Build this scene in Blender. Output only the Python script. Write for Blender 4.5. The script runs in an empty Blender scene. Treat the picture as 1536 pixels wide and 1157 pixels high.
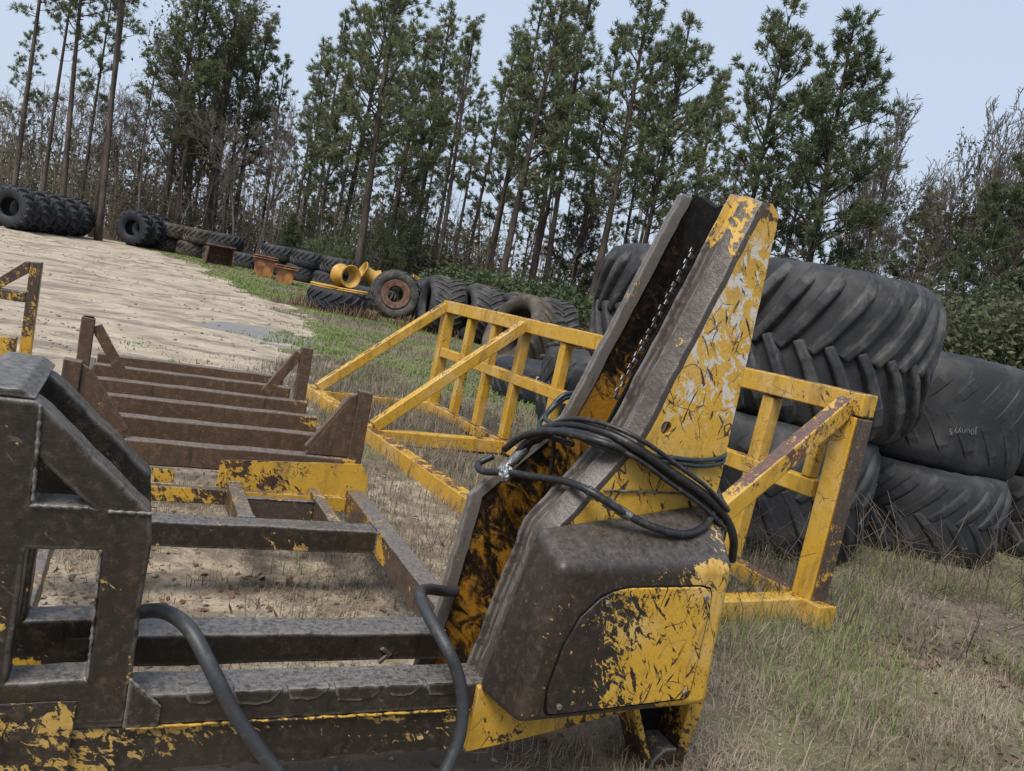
import bpy, bmesh, math, random
import numpy as np
from mathutils import Vector, Matrix

S = bpy.context.scene
C = S.collection
R = math.radians
PI = math.pi

# ------------------------------------------------------------------ camera
CF, CPITCH, CROLL, CH = 1190.0, R(6.0), R(11.0), 1.6      # focal length in px of a 1536 px wide picture
cd = bpy.data.cameras.new('camera'); cam = bpy.data.objects.new('camera', cd); C.objects.link(cam)
S.camera = cam
cd.sensor_fit = 'HORIZONTAL'; cd.sensor_width = 36.0; cd.lens = 36.0 * CF / 1536.0
cd.clip_start = 0.05; cd.clip_end = 2000
_F = Vector((0, math.cos(CPITCH), -math.sin(CPITCH))); _R0 = Vector((1, 0, 0)); _U0 = _R0.cross(_F)
_Rt = _R0 * math.cos(CROLL) + _U0 * math.sin(CROLL); _Up = -_R0 * math.sin(CROLL) + _U0 * math.cos(CROLL)
cam.matrix_world = Matrix(((_Rt.x, _Up.x, -_F.x, 0), (_Rt.y, _Up.y, -_F.y, 0), (_Rt.z, _Up.z, -_F.z, CH), (0, 0, 0, 1)))

# ------------------------------------------------------------------ sky, sun, exposure
SUN_EL, SUN_AZ = R(56), R(205)
w = bpy.data.worlds.new('World'); S.world = w; w.use_nodes = True
nt = w.node_tree; bgn = nt.nodes['Background']
sky = nt.nodes.new('ShaderNodeTexSky'); sky.sky_type = 'NISHITA'; sky.sun_disc = False
sky.sun_elevation = SUN_EL; sky.sun_rotation = SUN_AZ; sky.dust_density = 4.0; sky.air_density = 1.4; sky.ozone_density = 2.0
mx = nt.nodes.new('ShaderNodeMix'); mx.data_type = 'RGBA'
mx.inputs[0].default_value = 0.80                          # a closed, even cloud layer under the blue
mx.inputs[7].default_value = (4.6, 5.35, 6.65, 1)
nt.links.new(sky.outputs[0], mx.inputs[6]); nt.links.new(mx.outputs[2], bgn.inputs[0])
bgn.inputs[1].default_value = 0.112
sd = bpy.data.lights.new('sun', 'SUN'); sd.energy = 3.1; sd.angle = R(26); sd.color = (1.0, 0.95, 0.87)
sun = bpy.data.objects.new('sun', sd); C.objects.link(sun)
sdir = Vector((math.sin(SUN_AZ) * math.cos(SUN_EL), math.cos(SUN_AZ) * math.cos(SUN_EL), math.sin(SUN_EL)))
sun.rotation_euler = sdir.to_track_quat('Z', 'Y').to_euler(); sun.location = (0, 0, 30)
S.view_settings.view_transform = 'Standard'; S.view_settings.look = 'None'
S.view_settings.exposure = 0.32; S.view_settings.gamma = 1.0; S.view_settings.use_curve_mapping = False

S.cycles.max_bounces = 5; S.cycles.diffuse_bounces = 3; S.cycles.glossy_bounces = 2; S.cycles.transmission_bounces = 2

# ------------------------------------------------------------------ helpers
def _hash(ix, iy, s):
    n = (ix * 374761393 + iy * 668265263 + s * 974634777) & 0x7fffffff
    n = ((n ^ (n >> 13)) * 1274126177) & 0x7fffffff
    return ((n ^ (n >> 16)) & 0xffff) / 65535.0
def vnoise(x, y, s=0):
    x = np.asarray(x, float); y = np.asarray(y, float)
    ix = np.floor(x).astype(np.int64); iy = np.floor(y).astype(np.int64); fx = x - ix; fy = y - iy
    fx = fx * fx * (3 - 2 * fx); fy = fy * fy * (3 - 2 * fy)
    return ((_hash(ix, iy, s) * (1 - fx) + _hash(ix + 1, iy, s) * fx) * (1 - fy)
            + (_hash(ix, iy + 1, s) * (1 - fx) + _hash(ix + 1, iy + 1, s) * fx) * fy)
def sm(a, b, x):
    t = np.clip((np.asarray(x, float) - a) / (b - a), 0, 1); return t * t * (3 - 2 * t)
def gbase(x, y):
    return 0.62 * sm(14, 42, y) * (0.3 + 0.7 * sm(1, -18, x))
def sandmask(x, y):                                        # 1 on the bare sandy yard, 0 on the grass
    x = np.asarray(x, float); y = np.asarray(y, float)
    edge = np.interp(y, [0, 5, 9, 11, 14, 18, 25, 32, 45, 60], [-2.2, -2.6, -2.4, -2.2, -3.0, -4.6, -8.0, -13.0, -23.0, -34.0])
    e = edge + (vnoise(x * .8, y * .5, 5) - .5) * 2.2 + (vnoise(x * 2.6, y * 2.1, 6) - .5) * 1.2
    return sm(.5, -.6, x - e)
def gz(x, y):
    d = np.hypot(x, y)
    n = (vnoise(np.asarray(x) * .5, np.asarray(y) * .5, 1) - .5) * .10 * sm(4, 12, d)
    n = n + (vnoise(np.asarray(x) * 2.2, np.asarray(y) * 2.2, 2) - .5) * .035 + (vnoise(np.asarray(x) * 8, np.asarray(y) * 8, 3) - .5) * .016 * sm(30, 10, d)
    # wheel tracks pressed into the sand, running across the yard
    t = np.asarray(x) * .34 + np.asarray(y) * .94 + .8 * vnoise(np.asarray(x) * .2, np.asarray(y) * .2, 9)
    tr = np.abs(np.mod(t, 1.9) - .95)
    n = n + (vnoise(np.asarray(x) * 3.1, np.asarray(y) * 3.1, 19) - .5) * .05 * sandmask(x, y) * sm(5, 9, d) * sm(.3, .7, vnoise(np.asarray(x) * .4, np.asarray(y) * .4, 21)) - .075 * sm(.24, .1, tr) * sandmask(x, y) * sm(5, 9, d) * sm(.35, .6, vnoise(np.asarray(x) * .12, t * .3, 11))
    return gbase(x, y) + n
def G(x, y): return float(gz(x, y))
def at(px, py, d):                                          # a point seen at pixel px,py of the 1536 px picture, d metres ahead
    r = _F + _Rt * ((px - 768) / CF) - _Up * ((py - 578.5) / CF)
    return Vector((0, 0, CH)) + r * d

def meshobj(name, verts, faces, mat=None, parent=None, smooth=False, mats=None, midx=None):
    me = bpy.data.meshes.new(name)
    verts = np.asarray(verts, np.float32)
    if isinstance(faces, np.ndarray):
        k = faces.shape[1]
        me.vertices.add(len(verts)); me.vertices.foreach_set('co', verts.ravel())
        me.loops.add(faces.size); me.loops.foreach_set('vertex_index', faces.astype(np.int32).ravel())
        me.polygons.add(len(faces)); me.polygons.foreach_set('loop_start', np.arange(0, faces.size, k, dtype=np.int32))
        me.update(calc_edges=True)
    else:
        me.from_pydata([tuple(map(float, v)) for v in verts], [], [tuple(f) for f in faces]); me.update()
    for m in (mats or ([mat] if mat else [])): me.materials.append(m)
    if midx is not None: me.polygons.foreach_set('material_index', np.asarray(midx, np.int32))
    if smooth: me.polygons.foreach_set('use_smooth', np.ones(len(me.polygons), bool))
    o = bpy.data.objects.new(name, me); C.objects.link(o)
    if parent: o.parent = parent
    return o
def tag(o, label=None, cat=None, group=None, kind=None):
    if label: o['label'] = label
    if cat: o['category'] = cat
    if group: o['group'] = group
    if kind: o['kind'] = kind
    return o
def empty(name, loc=(0, 0, 0), rz=0, label=None, cat=None, group=None):
    o = bpy.data.objects.new(name, None); C.objects.link(o); o.location = loc; o.rotation_euler = (0, 0, rz)
    o.empty_display_size = .2
    return tag(o, label, cat, group)
def copy_tree(o, parent=None):
    c = o.copy(); C.objects.link(c); c.parent = parent
    for ch in list(o.children): copy_tree(ch, c)
    return c

class MB:
    def __init__(s): s.v = []; s.f = []
    def add(s, v, f):
        b = len(s.v); s.v += [tuple(map(float, p)) for p in v]; s.f += [tuple(i + b for i in q) for q in f]; return s
    def box(s, x0, x1, y0, y1, z0, z1):
        v = [(x, y, z) for z in (z0, z1) for y in (y0, y1) for x in (x0, x1)]
        return s.add(v, [(0, 2, 3, 1), (4, 5, 7, 6), (0, 1, 5, 4), (2, 6, 7, 3), (0, 4, 6, 2), (1, 3, 7, 5)])
    def beam(s, p, q, w, h, up=(0, 0, 1)):
        p = Vector(p); q = Vector(q); d = (q - p).normalized(); sd = d.cross(Vector(up)).normalized(); u = sd.cross(d)
        v = []
        for c in (p, q):
            for a, b in ((-1, -1), (1, -1), (1, 1), (-1, 1)): v.append(c + sd * (a * w / 2) + u * (b * h / 2))
        return s.add(v, [(3, 2, 1, 0), (4, 5, 6, 7), (0, 1, 5, 4), (1, 2, 6, 5), (2, 3, 7, 6), (3, 0, 4, 7)])
    def prism(s, poly, y0, y1, poly2=None):                 # polygon in (x,z), extruded along y
        n = len(poly); p2 = poly2 or poly
        v = [(a, y0, b) for a, b in poly] + [(a, y1, b) for a, b in p2]
        return s.add(v, [tuple(range(n)), tuple(range(2 * n - 1, n - 1, -1))] + [(i, n + i, n + (i + 1) % n, (i + 1) % n) for i in range(n)])
    def tube(s, pts, r, n=8, cap=True):
        pts = [Vector(p) for p in pts]; rr = r if isinstance(r, (list, tuple)) else [r] * len(pts)
        up = Vector((0, 0, 1)); prev = None; rows = []
        for i, p in enumerate(pts):
            d = (pts[min(i + 1, len(pts) - 1)] - pts[max(i - 1, 0)]).normalized()
            if prev is None: a = d.orthogonal().normalized()
            else: a = (prev - d * prev.dot(d)).normalized()
            prev = a; b = d.cross(a)
            rows.append([p + (a * math.cos(2 * PI * k / n) + b * math.sin(2 * PI * k / n)) * rr[i] for k in range(n)])
        v = [q for row in rows for q in row]; f = []
        for i in range(len(pts) - 1):
            for k in range(n): f.append((i * n + k, i * n + (k + 1) % n, (i + 1) * n + (k + 1) % n, (i + 1) * n + k))
        if cap: f += [tuple(range(n - 1, -1, -1)), tuple((len(pts) - 1) * n + k for k in range(n))]
        return s.add(v, f)
    def cyl(s, c, ax, r, h, n=16): 
        c = Vector(c); ax = Vector(ax).normalized(); return s.tube([c - ax * h / 2, c + ax * h / 2], r, n)
    def build(s, name, mat, parent=None, bevel=0, seg=2, smooth=None, jit=0):
        v = np.array(s.v)
        if jit:
            rs = np.random.RandomState(len(s.v) + int(abs(v.sum()) * 100) % 9999); v = v + rs.uniform(-jit, jit, v.shape)
        o = meshobj(name, v, s.f, mat, parent, smooth=bool(bevel) if smooth is None else smooth)
        if bevel:
            m = o.modifiers.new('bevel', 'BEVEL'); m.width = bevel; m.segments = seg; m.limit_method = 'ANGLE'; m.angle_limit = R(30); m.harden_normals = True
        return o
def plate(outer, holes, y0, y1):                            # flat plate in (x,z) with cut-outs
    bm = bmesh.new(); E_ = []
    for loop in [outer] + holes:
        vs = [bm.verts.new((a, y0, b)) for a, b in loop]
        for i in range(len(vs)): E_.append(bm.edges.new((vs[i], vs[(i + 1) % len(vs)])))
    bmesh.ops.triangle_fill(bm, edges=E_, use_beauty=True)
    r = bmesh.ops.extrude_face_region(bm, geom=bm.faces[:])
    for v_ in r['geom']:
        if isinstance(v_, bmesh.types.BMVert): v_.co.y = y1
    bmesh.ops.recalc_face_normals(bm, faces=bm.faces[:]); bm.verts.index_update()
    mb = MB(); mb.add([v_.co[:] for v_ in bm.verts], [[v_.index for v_ in f.verts] for f in bm.faces]); bm.free(); return mb
def spline(pts, n=8):
    P = [Vector(p) for p in pts]; P = [P[0] * 2 - P[1]] + P + [P[-1] * 2 - P[-2]]; out = []
    for i in range(1, len(P) - 2):
        for k in range(n):
            t = k / n; a, b, c, d = P[i - 1:i + 3]
            out.append(.5 * ((2 * b) + (c - a) * t + (2 * a - 5 * b + 4 * c - d) * t * t + (3 * b - a - 3 * c + d) * t ** 3))
    out.append(P[-2]); return out
def rough_poly(poly, step=.05, amp=.004, seed=1):           # break a straight outline into short, slightly uneven pieces
    rd = random.Random(seed); out = []
    for i, (a, b) in enumerate(poly):
        c, d = poly[(i + 1) % len(poly)]; L = math.hypot(c - a, d - b); k = max(1, int(L / step))
        for j in range(k):
            t = j / k; jx, jz = (rd.uniform(-amp, amp), rd.uniform(-amp, amp)) if j else (0, 0)
            out.append((a + (c - a) * t + jx, b + (d - b) * t + jz))
    return out

# ------------------------------------------------------------------ materials
class NT:
    def __init__(s, name):
        s.m = bpy.data.materials.new(name); s.m.use_nodes = True; s.t = s.m.node_tree; s.b = s.t.nodes['Principled BSDF']
    def n(s, typ, **k):
        x = s.t.nodes.new(typ)
        for a, b in k.items(): setattr(x, a, b)
        return x
    def l(s, a, b): s.t.links.new(a, b)
    def coord(s, scale=(1, 1, 1), rot=(0, 0, 0), kind='Object'):
        if kind == 'World': o = s.n('ShaderNodeNewGeometry').outputs['Position']
        else: o = s.n('ShaderNodeTexCoord').outputs[kind]
        if any(rot):                                          # turn first, then stretch, so that strokes can lie askew
            m0 = s.n('ShaderNodeMapping'); m0.inputs['Rotation'].default_value = rot; s.l(o, m0.inputs[0]); o = m0.outputs[0]
        mp = s.n('ShaderNodeMapping'); mp.inputs['Scale'].default_value = scale
        s.l(o, mp.inputs[0]); return mp.outputs[0]
    def noise(s, vec, scale, detail=5, rough=.6, dist=0.0):
        x = s.n('ShaderNodeTexNoise'); x.inputs['Scale'].default_value = scale; x.inputs['Detail'].default_value = detail
        x.inputs['Roughness'].default_value = rough; x.inputs['Distortion'].default_value = dist; s.l(vec, x.inputs['Vector']); return x.outputs['Fac']
    def ramp(s, fac, a, b, inv=False):
        x = s.n('ShaderNodeMapRange'); x.interpolation_type = 'SMOOTHSTEP'
        x.inputs[1].default_value = a; x.inputs[2].default_value = b
        x.inputs[3].default_value = 1.0 if inv else 0.0; x.inputs[4].default_value = 0.0 if inv else 1.0
        s.l(fac, x.inputs[0]); return x.outputs[0]
    def math(s, op, a, b=None):
        x = s.n('ShaderNodeMath', operation=op)
        for i, q in enumerate((a, b)):
            if q is None: continue
            if isinstance(q, (int, float)): x.inputs[i].default_value = q
            else: s.l(q, x.inputs[i])
        return x.outputs[0]
    def mix(s, fac, a, b):
        x = s.n('ShaderNodeMix', data_type='RGBA')
        for i, q in ((0, fac), (6, a), (7, b)):
            if isinstance(q, (int, float)): x.inputs[i].default_value = q
            elif isinstance(q, tuple): x.inputs[i].default_value = q + (1,) if len(q) == 3 else q
            else: s.l(q, x.inputs[i])
        return x.outputs[2]
    def bump(s, h, strength=.3, dist=.01):
        x = s.n('ShaderNodeBump'); x.inputs['Strength'].default_value = strength; x.inputs['Distance'].default_value = dist
        s.l(h, x.inputs['Height']); s.l(x.outputs[0], s.b.inputs['Normal'])
    def set(s, col=None, rough=None, metal=None, spec=None):
        for k, q in (('Base Color', col), ('Roughness', rough), ('Metallic', metal), ('Specular IOR Level', spec)):
            if q is None: continue
            if isinstance(q, (int, float)): s.b.inputs[k].default_value = q
            elif isinstance(q, tuple): s.b.inputs[k].default_value = q + (1,)
            else: s.l(q, s.b.inputs[k])
        return s

YEL = (0.51, 0.292, 0.030); YELP = (0.56, 0.385, 0.15); GRIME = (0.023, 0.0180, 0.0138); RUST = (0.085, 0.036, 0.018); BROWN = (0.066, 0.038, 0.021)
def paint(name, amount=.5, scale=7, stretch=(1, 1, 1), rot=(0, 0, 0), under=GRIME, under2=RUST, yel=YEL, pale=.25, grad=None, white=None,
          cracks=.5, edge=0.0, soft=.022, rough=.5, urough=.34, dust_sheen=.0, detail=7, fleck=1.3, toprust=0, scr=.655):
    """worn yellow paint: amount = share of paint left; grad = (axis, a, b, k) shifts it along an object axis"""
    q = NT(name); co = q.coord(stretch, rot); raw = q.coord()
    n1 = q.math('MULTIPLY', q.math('SUBTRACT', q.noise(co, scale, 9, .70, .7), .5), 1.7)
    n2 = q.math('MULTIPLY', q.math('SUBTRACT', q.noise(raw, scale * .25, 3, .5), .5), .9)
    n3 = q.math('MULTIPLY', q.math('SUBTRACT', q.noise(q.coord((1, 1, .45), (.1, .75, .1)), scale * 4.5, 6, .68, 1.4), .5), fleck)
    f = q.math('ADD', q.math('ADD', n1, n2), q.math('ADD', n3, .5))
    if grad:
        sp = q.n('ShaderNodeSeparateXYZ'); q.l(raw, sp.inputs[0])
        for ax, a, b, k in (grad if isinstance(grad, list) else [grad]):
            f = q.math('ADD', f, q.math('MULTIPLY', q.math('SUBTRACT', q.ramp(sp.outputs['XYZ'.index(ax)], a, b), .5), k))
    if toprust:
        g3 = q.n('ShaderNodeNewGeometry'); s3 = q.n('ShaderNodeSeparateXYZ'); q.l(g3.outputs['Normal'], s3.inputs[0])
        f = q.math('SUBTRACT', f, q.math('MULTIPLY', q.ramp(q.math('ABSOLUTE', s3.outputs[2]), .55, .85), toprust))
    th = .5 + (.5 - amount) * .80
    pm = q.ramp(f, th - soft, th + soft)
    # fine cracks and gouges through the paint
    if cracks:
        vo = q.n('ShaderNodeTexVoronoi', feature='DISTANCE_TO_EDGE'); vo.inputs['Scale'].default_value = scale * 1.7
        mv = q.n('ShaderNodeMix', data_type='VECTOR'); mv.inputs[0].default_value = .10
        nn = q.n('ShaderNodeTexNoise'); nn.inputs['Scale'].default_value = scale; q.l(raw, nn.inputs['Vector'])
        q.l(raw, mv.inputs[4]); q.l(nn.outputs['Color'], mv.inputs[5]); q.l(mv.outputs[1], vo.inputs['Vector'])
        cr = q.math('MULTIPLY', q.ramp(vo.outputs[0], .006, .022, True), q.ramp(q.noise(raw, scale * .6, 3), .52, .6))
        fl = q.ramp(q.noise(q.coord((1.2, 1.2, .20), (.1, .65, 0)), 30, 5, .66, 1.3), scr, scr + .03)
        fl = q.math('MAXIMUM', fl, q.ramp(q.noise(q.coord((1.2, 1.2, .18), (-.1, -.30, 0)), 30, 5, .66, 1.3), scr, scr + .03))
        hurt = q.math('MULTIPLY', q.math('MAXIMUM', cr, fl), cracks)
        pm = q.math('MULTIPLY', pm, q.math('SUBTRACT', 1.0, hurt))
    if edge:
        bv = q.n('ShaderNodeBevel', samples=3); bv.inputs[0].default_value = .017
        ge = q.n('ShaderNodeNewGeometry'); dp = q.n('ShaderNodeVectorMath', operation='DOT_PRODUCT')
        q.l(bv.outputs[0], dp.inputs[0]); q.l(ge.outputs['Normal'], dp.inputs[1])
        ew = q.math('MULTIPLY', q.ramp(dp.outputs['Value'], .90, .985, True), q.ramp(q.noise(raw, 22, 4), .38, .55))
        ew = q.math('MULTIPLY', ew, edge); pm = q.math('MULTIPLY', pm, q.math('SUBTRACT', 1.0, ew))
    ucol = q.mix(q.math('MULTIPLY', q.ramp(q.noise(q.coord((1.3, 1.3, .5)), 6, 8, .72), .46, .70), .8), under, under2)
    ucol = q.mix(q.ramp(q.noise(raw, 30, 9, .76), .47, .72), ucol, tuple(min(1, c * 1.45 + .009) for c in under2))
    ucol = q.mix(q.ramp(q.noise(q.coord((1.6, 1.6, .25)), 11, 6, .7), .55, .72), ucol, tuple(c * .45 for c in under))
    ucol = q.mix(q.ramp(q.noise(q.coord((1, 1, .3), (.3, .9, .1)), 48, 5, .7, .8), .60, .74), ucol, (.125, .095, .07))
    ycol = q.mix(q.math('MULTIPLY', q.ramp(q.noise(raw, 3.2, 4), .45, .7), pale), yel, YELP)
    ycol = q.mix(q.math('MULTIPLY', q.ramp(q.noise(raw, 16, 6, .7), .48, .74), .55), ycol, tuple(c * .5 for c in yel))
    ycol = q.mix(q.math('MULTIPLY', q.ramp(q.noise(q.coord((1.5, 1.5, .3)), 6, 7, .72), .50, .70), .62), ycol, (.16, .095, .035))
    if white:
        sp2 = q.n('ShaderNodeSeparateXYZ'); q.l(raw, sp2.inputs[0])
        zone = q.math('MULTIPLY', q.ramp(sp2.outputs[2], white[0], white[0] + .15), q.ramp(sp2.outputs[2], white[1] - .15, white[1], True))
        wm = q.math('MULTIPLY', q.ramp(q.noise(q.coord((1, 1, .7), (0, .5, 0)), 22, 7, .7, .6), .51, .545), zone)
        ycol = q.mix(wm, ycol, (.50, .475, .43))
    col = q.mix(pm, ucol, ycol)
    if edge: col = q.mix(q.math('MULTIPLY', ew, .75), col, (.27, .25, .23))
    if dust_sheen:
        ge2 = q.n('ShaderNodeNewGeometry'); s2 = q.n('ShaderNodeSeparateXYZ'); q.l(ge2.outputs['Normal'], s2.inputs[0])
        td = q.math('MULTIPLY', q.math('MULTIPLY', q.ramp(s2.outputs[2], .35, .8), q.ramp(q.noise(raw, 48, 9, .82), .36, .62)), dust_sheen)
        col = q.mix(td, col, (.21, .195, .18))  # upward faces painted lighter: sky sheen put into the colour, plus dust
    ro = q.math('ADD', q.math('MULTIPLY', pm, rough - urough), q.math('ADD', urough - .16, q.math('MULTIPLY', q.noise(raw, 18, 6, .7), .34)))
    q.set(col, ro, 0.0, .5)
    q.bump(q.math('ADD', q.math('MULTIPLY', pm, .5), q.math('MULTIPLY', q.noise(raw, 60, 7, .68), .9)), .45, .006)
    return q.m

M = {}
M['grimy'] = paint('grimy', amount=.12, scale=6, edge=1.0, dust_sheen=0.66, cracks=.3, pale=.9, under2=(.050, .032, .023))
M['grimy_beam'] = paint('grimy_beam', amount=.06, scale=9, stretch=(.45, 1, 1.4), edge=1.0, dust_sheen=0.75, cracks=.3, pale=.9, under2=(.036, .026, .02), grad=[('X', -.15, .02, -.7)])
M['seam_beam'] = paint('seam_beam', amount=.30, scale=8, stretch=(.4, 1, 1.3), edge=.6, dust_sheen=.2, cracks=.3, pale=1.0, yel=(.44, .27, .06), grad=[('X', -.1, .7, -.34)], under2=(.04, .028, .021))
M['skirt'] = paint('skirt', amount=.42, scale=7, stretch=(.35, 1, 1.6), cracks=.9, pale=1.0, yel=(.44, .27, .06), under2=(.05, .034, .025), fleck=1.9, scr=.60)
M['seam'] = paint('seam', amount=.42, scale=9, stretch=(.6, 1, 1), cracks=.3, pale=.6, fleck=1.6)
M['inner'] = paint('inner', amount=.23, scale=4, stretch=(1, 1, .5), under=(.006, .0055, .005), under2=(.03, .015, .008), yel=(.33, .15, .010), soft=.14, grad=[('Z', 1.35, 1.85, -.45)], cracks=.6)  # darkness of the hollow painted in, blacker towards the top
M['bore'] = paint('bore', amount=.05, scale=5, under=(.008, .007, .007), under2=(.03, .018, .01))
M['upright_far'] = paint('upright_far', amount=.14, scale=5, under=(.012, .010, .009), under2=(.03, .02, .012), edge=.6, dust_sheen=.5, cracks=.5)
M['mast'] = paint('mast', amount=.84, scale=7, white=(1.25, 2.04), cracks=1.0, grad=[('Z', 1.97, 2.08, -.45), ('Z', 1.26, 1.40, -.22)], under=(.03, .018, .013), under2=(.07, .028, .015), pale=.45, fleck=1.5, scr=.60)
M['mast_edge'] = paint('mast_edge', amount=.20, scale=7, stretch=(1, 1, .35), edge=1.0, dust_sheen=.2, under=(.050, .040, .033), under2=(.075, .050, .036), grad=[('Z', 1.6, 2.05, .34)], cracks=.4, urough=.34)
M['lip'] = paint('lip', amount=.02, scale=9, under=(.07, .062, .056), under2=(.12, .105, .095), dust_sheen=0.33, cracks=.2, edge=1.0)
M['far_edge'] = paint('far_edge', amount=.07, scale=7, stretch=(1, 1, .35), edge=1.0, dust_sheen=0.45, under=(.10, .092, .086), under2=(.085, .060, .044), cracks=.4, urough=.30)  # base greyed to paint in the sky's sheen on this lip
M['housing'] = paint('housing', amount=.16, scale=9, edge=.8, dust_sheen=0.24, pale=.9, grad=[('X', 1.5, 1.93, .62), ('Y', -.196, -.17, -.5), ('Z', .80, .70, .14)], under2=(.05, .033, .025), cracks=.9, fleck=1.7, scr=.61)
M['panel'] = paint('panel', amount=.52, scale=8, pale=1.0, grad=[('X', 1.27, 1.75, .70)], cracks=1.0, under=(.018, .015, .013), under2=(.035, .023, .018), fleck=2.2, scr=.585)
M['base_yellow'] = paint('base_yellow', amount=.62, scale=6, cracks=.8, pale=.5, scr=.62)
M['foot'] = paint('foot', amount=.42, scale=8, cracks=.6, grad=('Z', .02, .22, .3))
M['rack_bar'] = paint('rack_bar', amount=.08, scale=9, stretch=(.35, 1, 1), under=BROWN, under2=(.11, .056, .030), dust_sheen=.55, cracks=.2, grad=[('X', .95, 1.25, .45)], urough=.55)
M['rack_stake'] = paint('rack_stake', amount=.30, scale=8, under=BROWN, under2=(.11, .054, .029), dust_sheen=.5, cracks=.3, grad=('Z', .62, .40, .42), urough=.55)
M['rack_plate'] = paint('rack_plate', amount=.56, scale=9, under=(.045, .03, .022), under2=RUST, cracks=.8, dust_sheen=.5, grad=[('X', .0, 1.1, .3)], toprust=.3)
M['rail'] = paint('rail', amount=.25, scale=9, stretch=(1, .5, 1), under=(.06, .045, .037), under2=(.095, .058, .042), dust_sheen=0.75, cracks=.3)
M['gate'] = paint('gate', amount=.97, scale=5, under=RUST, under2=(.13, .05, .022), cracks=.8, rough=.45, pale=.7, toprust=.32, scr=.64)
M['gate_rust'] = paint('gate_rust', amount=.78, scale=5, under=(.09, .045, .033), under2=(.15, .06, .028), cracks=.7, rough=.45, pale=.9, dust_sheen=.25, toprust=.3)
M['bracket2'] = paint('bracket2', amount=.5, scale=9, stretch=(1, 1, .6), under=(.05, .034, .024), under2=(.07, .045, .03), cracks=.7, dust_sheen=.8, grad=('Z', .9, .3, .35))
M['rim_yellow'] = paint('rim_yellow', amount=.98, scale=3, cracks=.3, pale=.7, yel=(.46, .25, .035))
M['orange_box'] = paint('orange_box', amount=.48, scale=3, yel=(.32, .13, .022), under=(.12, .05, .03), under2=(.2, .07, .03), cracks=.4)

def rustmat(name, a, b, scale=6, rough=.8):
    q = NT(name); co = q.coord(); q.set(q.mix(q.ramp(q.noise(co, scale, 7, .65), .38, .66), a, b), rough); q.bump(q.noise(co, scale * 6, 5), .4, .01); return q.m
M['rust'] = rustmat('rust', (.07, .035, .022), (.16, .085, .055))
M['rusty_rim'] = rustmat('rusty_rim', (.10, .045, .03), (.20, .11, .075), 5)
M['steel'] = rustmat('steel', (.16, .16, .155), (.34, .33, .32), 30, .35); M['steel'].node_tree.nodes['Principled BSDF'].inputs['Metallic'].default_value = .85
M['chain'] = rustmat('chain', (.10, .10, .10), (.5, .5, .5), 60, .3); M['chain'].node_tree.nodes['Principled BSDF'].inputs['Metallic'].default_value = .9
M['foil'] = rustmat('foil', (.35, .35, .35), (.62, .62, .62), 60, .42); M['foil'].node_tree.nodes['Principled BSDF'].inputs['Metallic'].default_value = 1.0
M['black'] = rustmat('black', (.004, .004, .004), (.012, .010, .009), 20, .8); M['black'].node_tree.nodes['Principled BSDF'].inputs['Specular IOR Level'].default_value = .15
M['pole_grey'] = rustmat('pole_grey', (.22, .21, .2), (.32, .31, .3), 3, .6)
M['chalk'] = rustmat('chalk', (.30, .30, .30), (.55, .55, .55), 40, .9)
M['chalk_faint'] = rustmat('chalk_faint', (.09, .09, .09), (.21, .205, .20), 60, .9)
def hosemat(name, col, rough=.42):
    q = NT(name); co = q.coord(); d = q.ramp(q.noise(co, 34, 6, .7), .5, .72)
    q.set(q.mix(q.math('MULTIPLY', d, .55), col, (.10, .09, .08)), q.math('ADD', rough - .1, q.math('MULTIPLY', q.noise(co, 20, 4), .3))); q.bump(q.noise(co, 220, 3), .15, .002); return q.m
M['hose'] = hosemat('hose', (.012, .012, .013)); M['hose_grey'] = hosemat('hose_grey', (.030, .032, .036), .45); M['hose_thin'] = hosemat('hose_thin', (.012, .024, .032), .35)
def rubber(name, dark, dust, amt=.5, scale=3):
    q = NT(name); co = q.coord()
    f = q.math('MULTIPLY', q.ramp(q.noise(co, scale, 7, .66, .3), .40, .72), amt)
    c = q.mix(f, dark, dust)
    c = q.mix(q.math('MULTIPLY', q.ramp(q.noise(q.coord((1, 1, .25)), scale * 4, 5, .7), .56, .76), .55), c, tuple(min(1, x * 1.5 + .01) for x in dust))
    q.set(c, q.math('ADD', .52, q.math('MULTIPLY', q.noise(co, 9, 4), .3)), 0, .45); q.bump(q.noise(co, 28, 7, .7), .3, .012); return q.m
M['rubber'] = rubber('rubber', (.020, .021, .024), (.070, .068, .066), .7)
M['rubber_big'] = rubber('rubber_big', (.014, .015, .018), (.062, .060, .058), .75, 2.2)
M['rubber_dusty'] = rubber('rubber_dusty', (.028, .026, .025), (.12, .105, .085), .9, 3)
M['rubber_brown'] = rubber('rubber_brown', (.04, .034, .028), (.13, .10, .07), .95, 2.5)
M['rubber_lug'] = rubber('rubber_lug', (.018, .019, .022), (.088, .085, .080), .85, 5)
M['rubber_new'] = rubber('rubber_new', (.012, .0135, .017), (.034, .036, .042), .6, 2)

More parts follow.
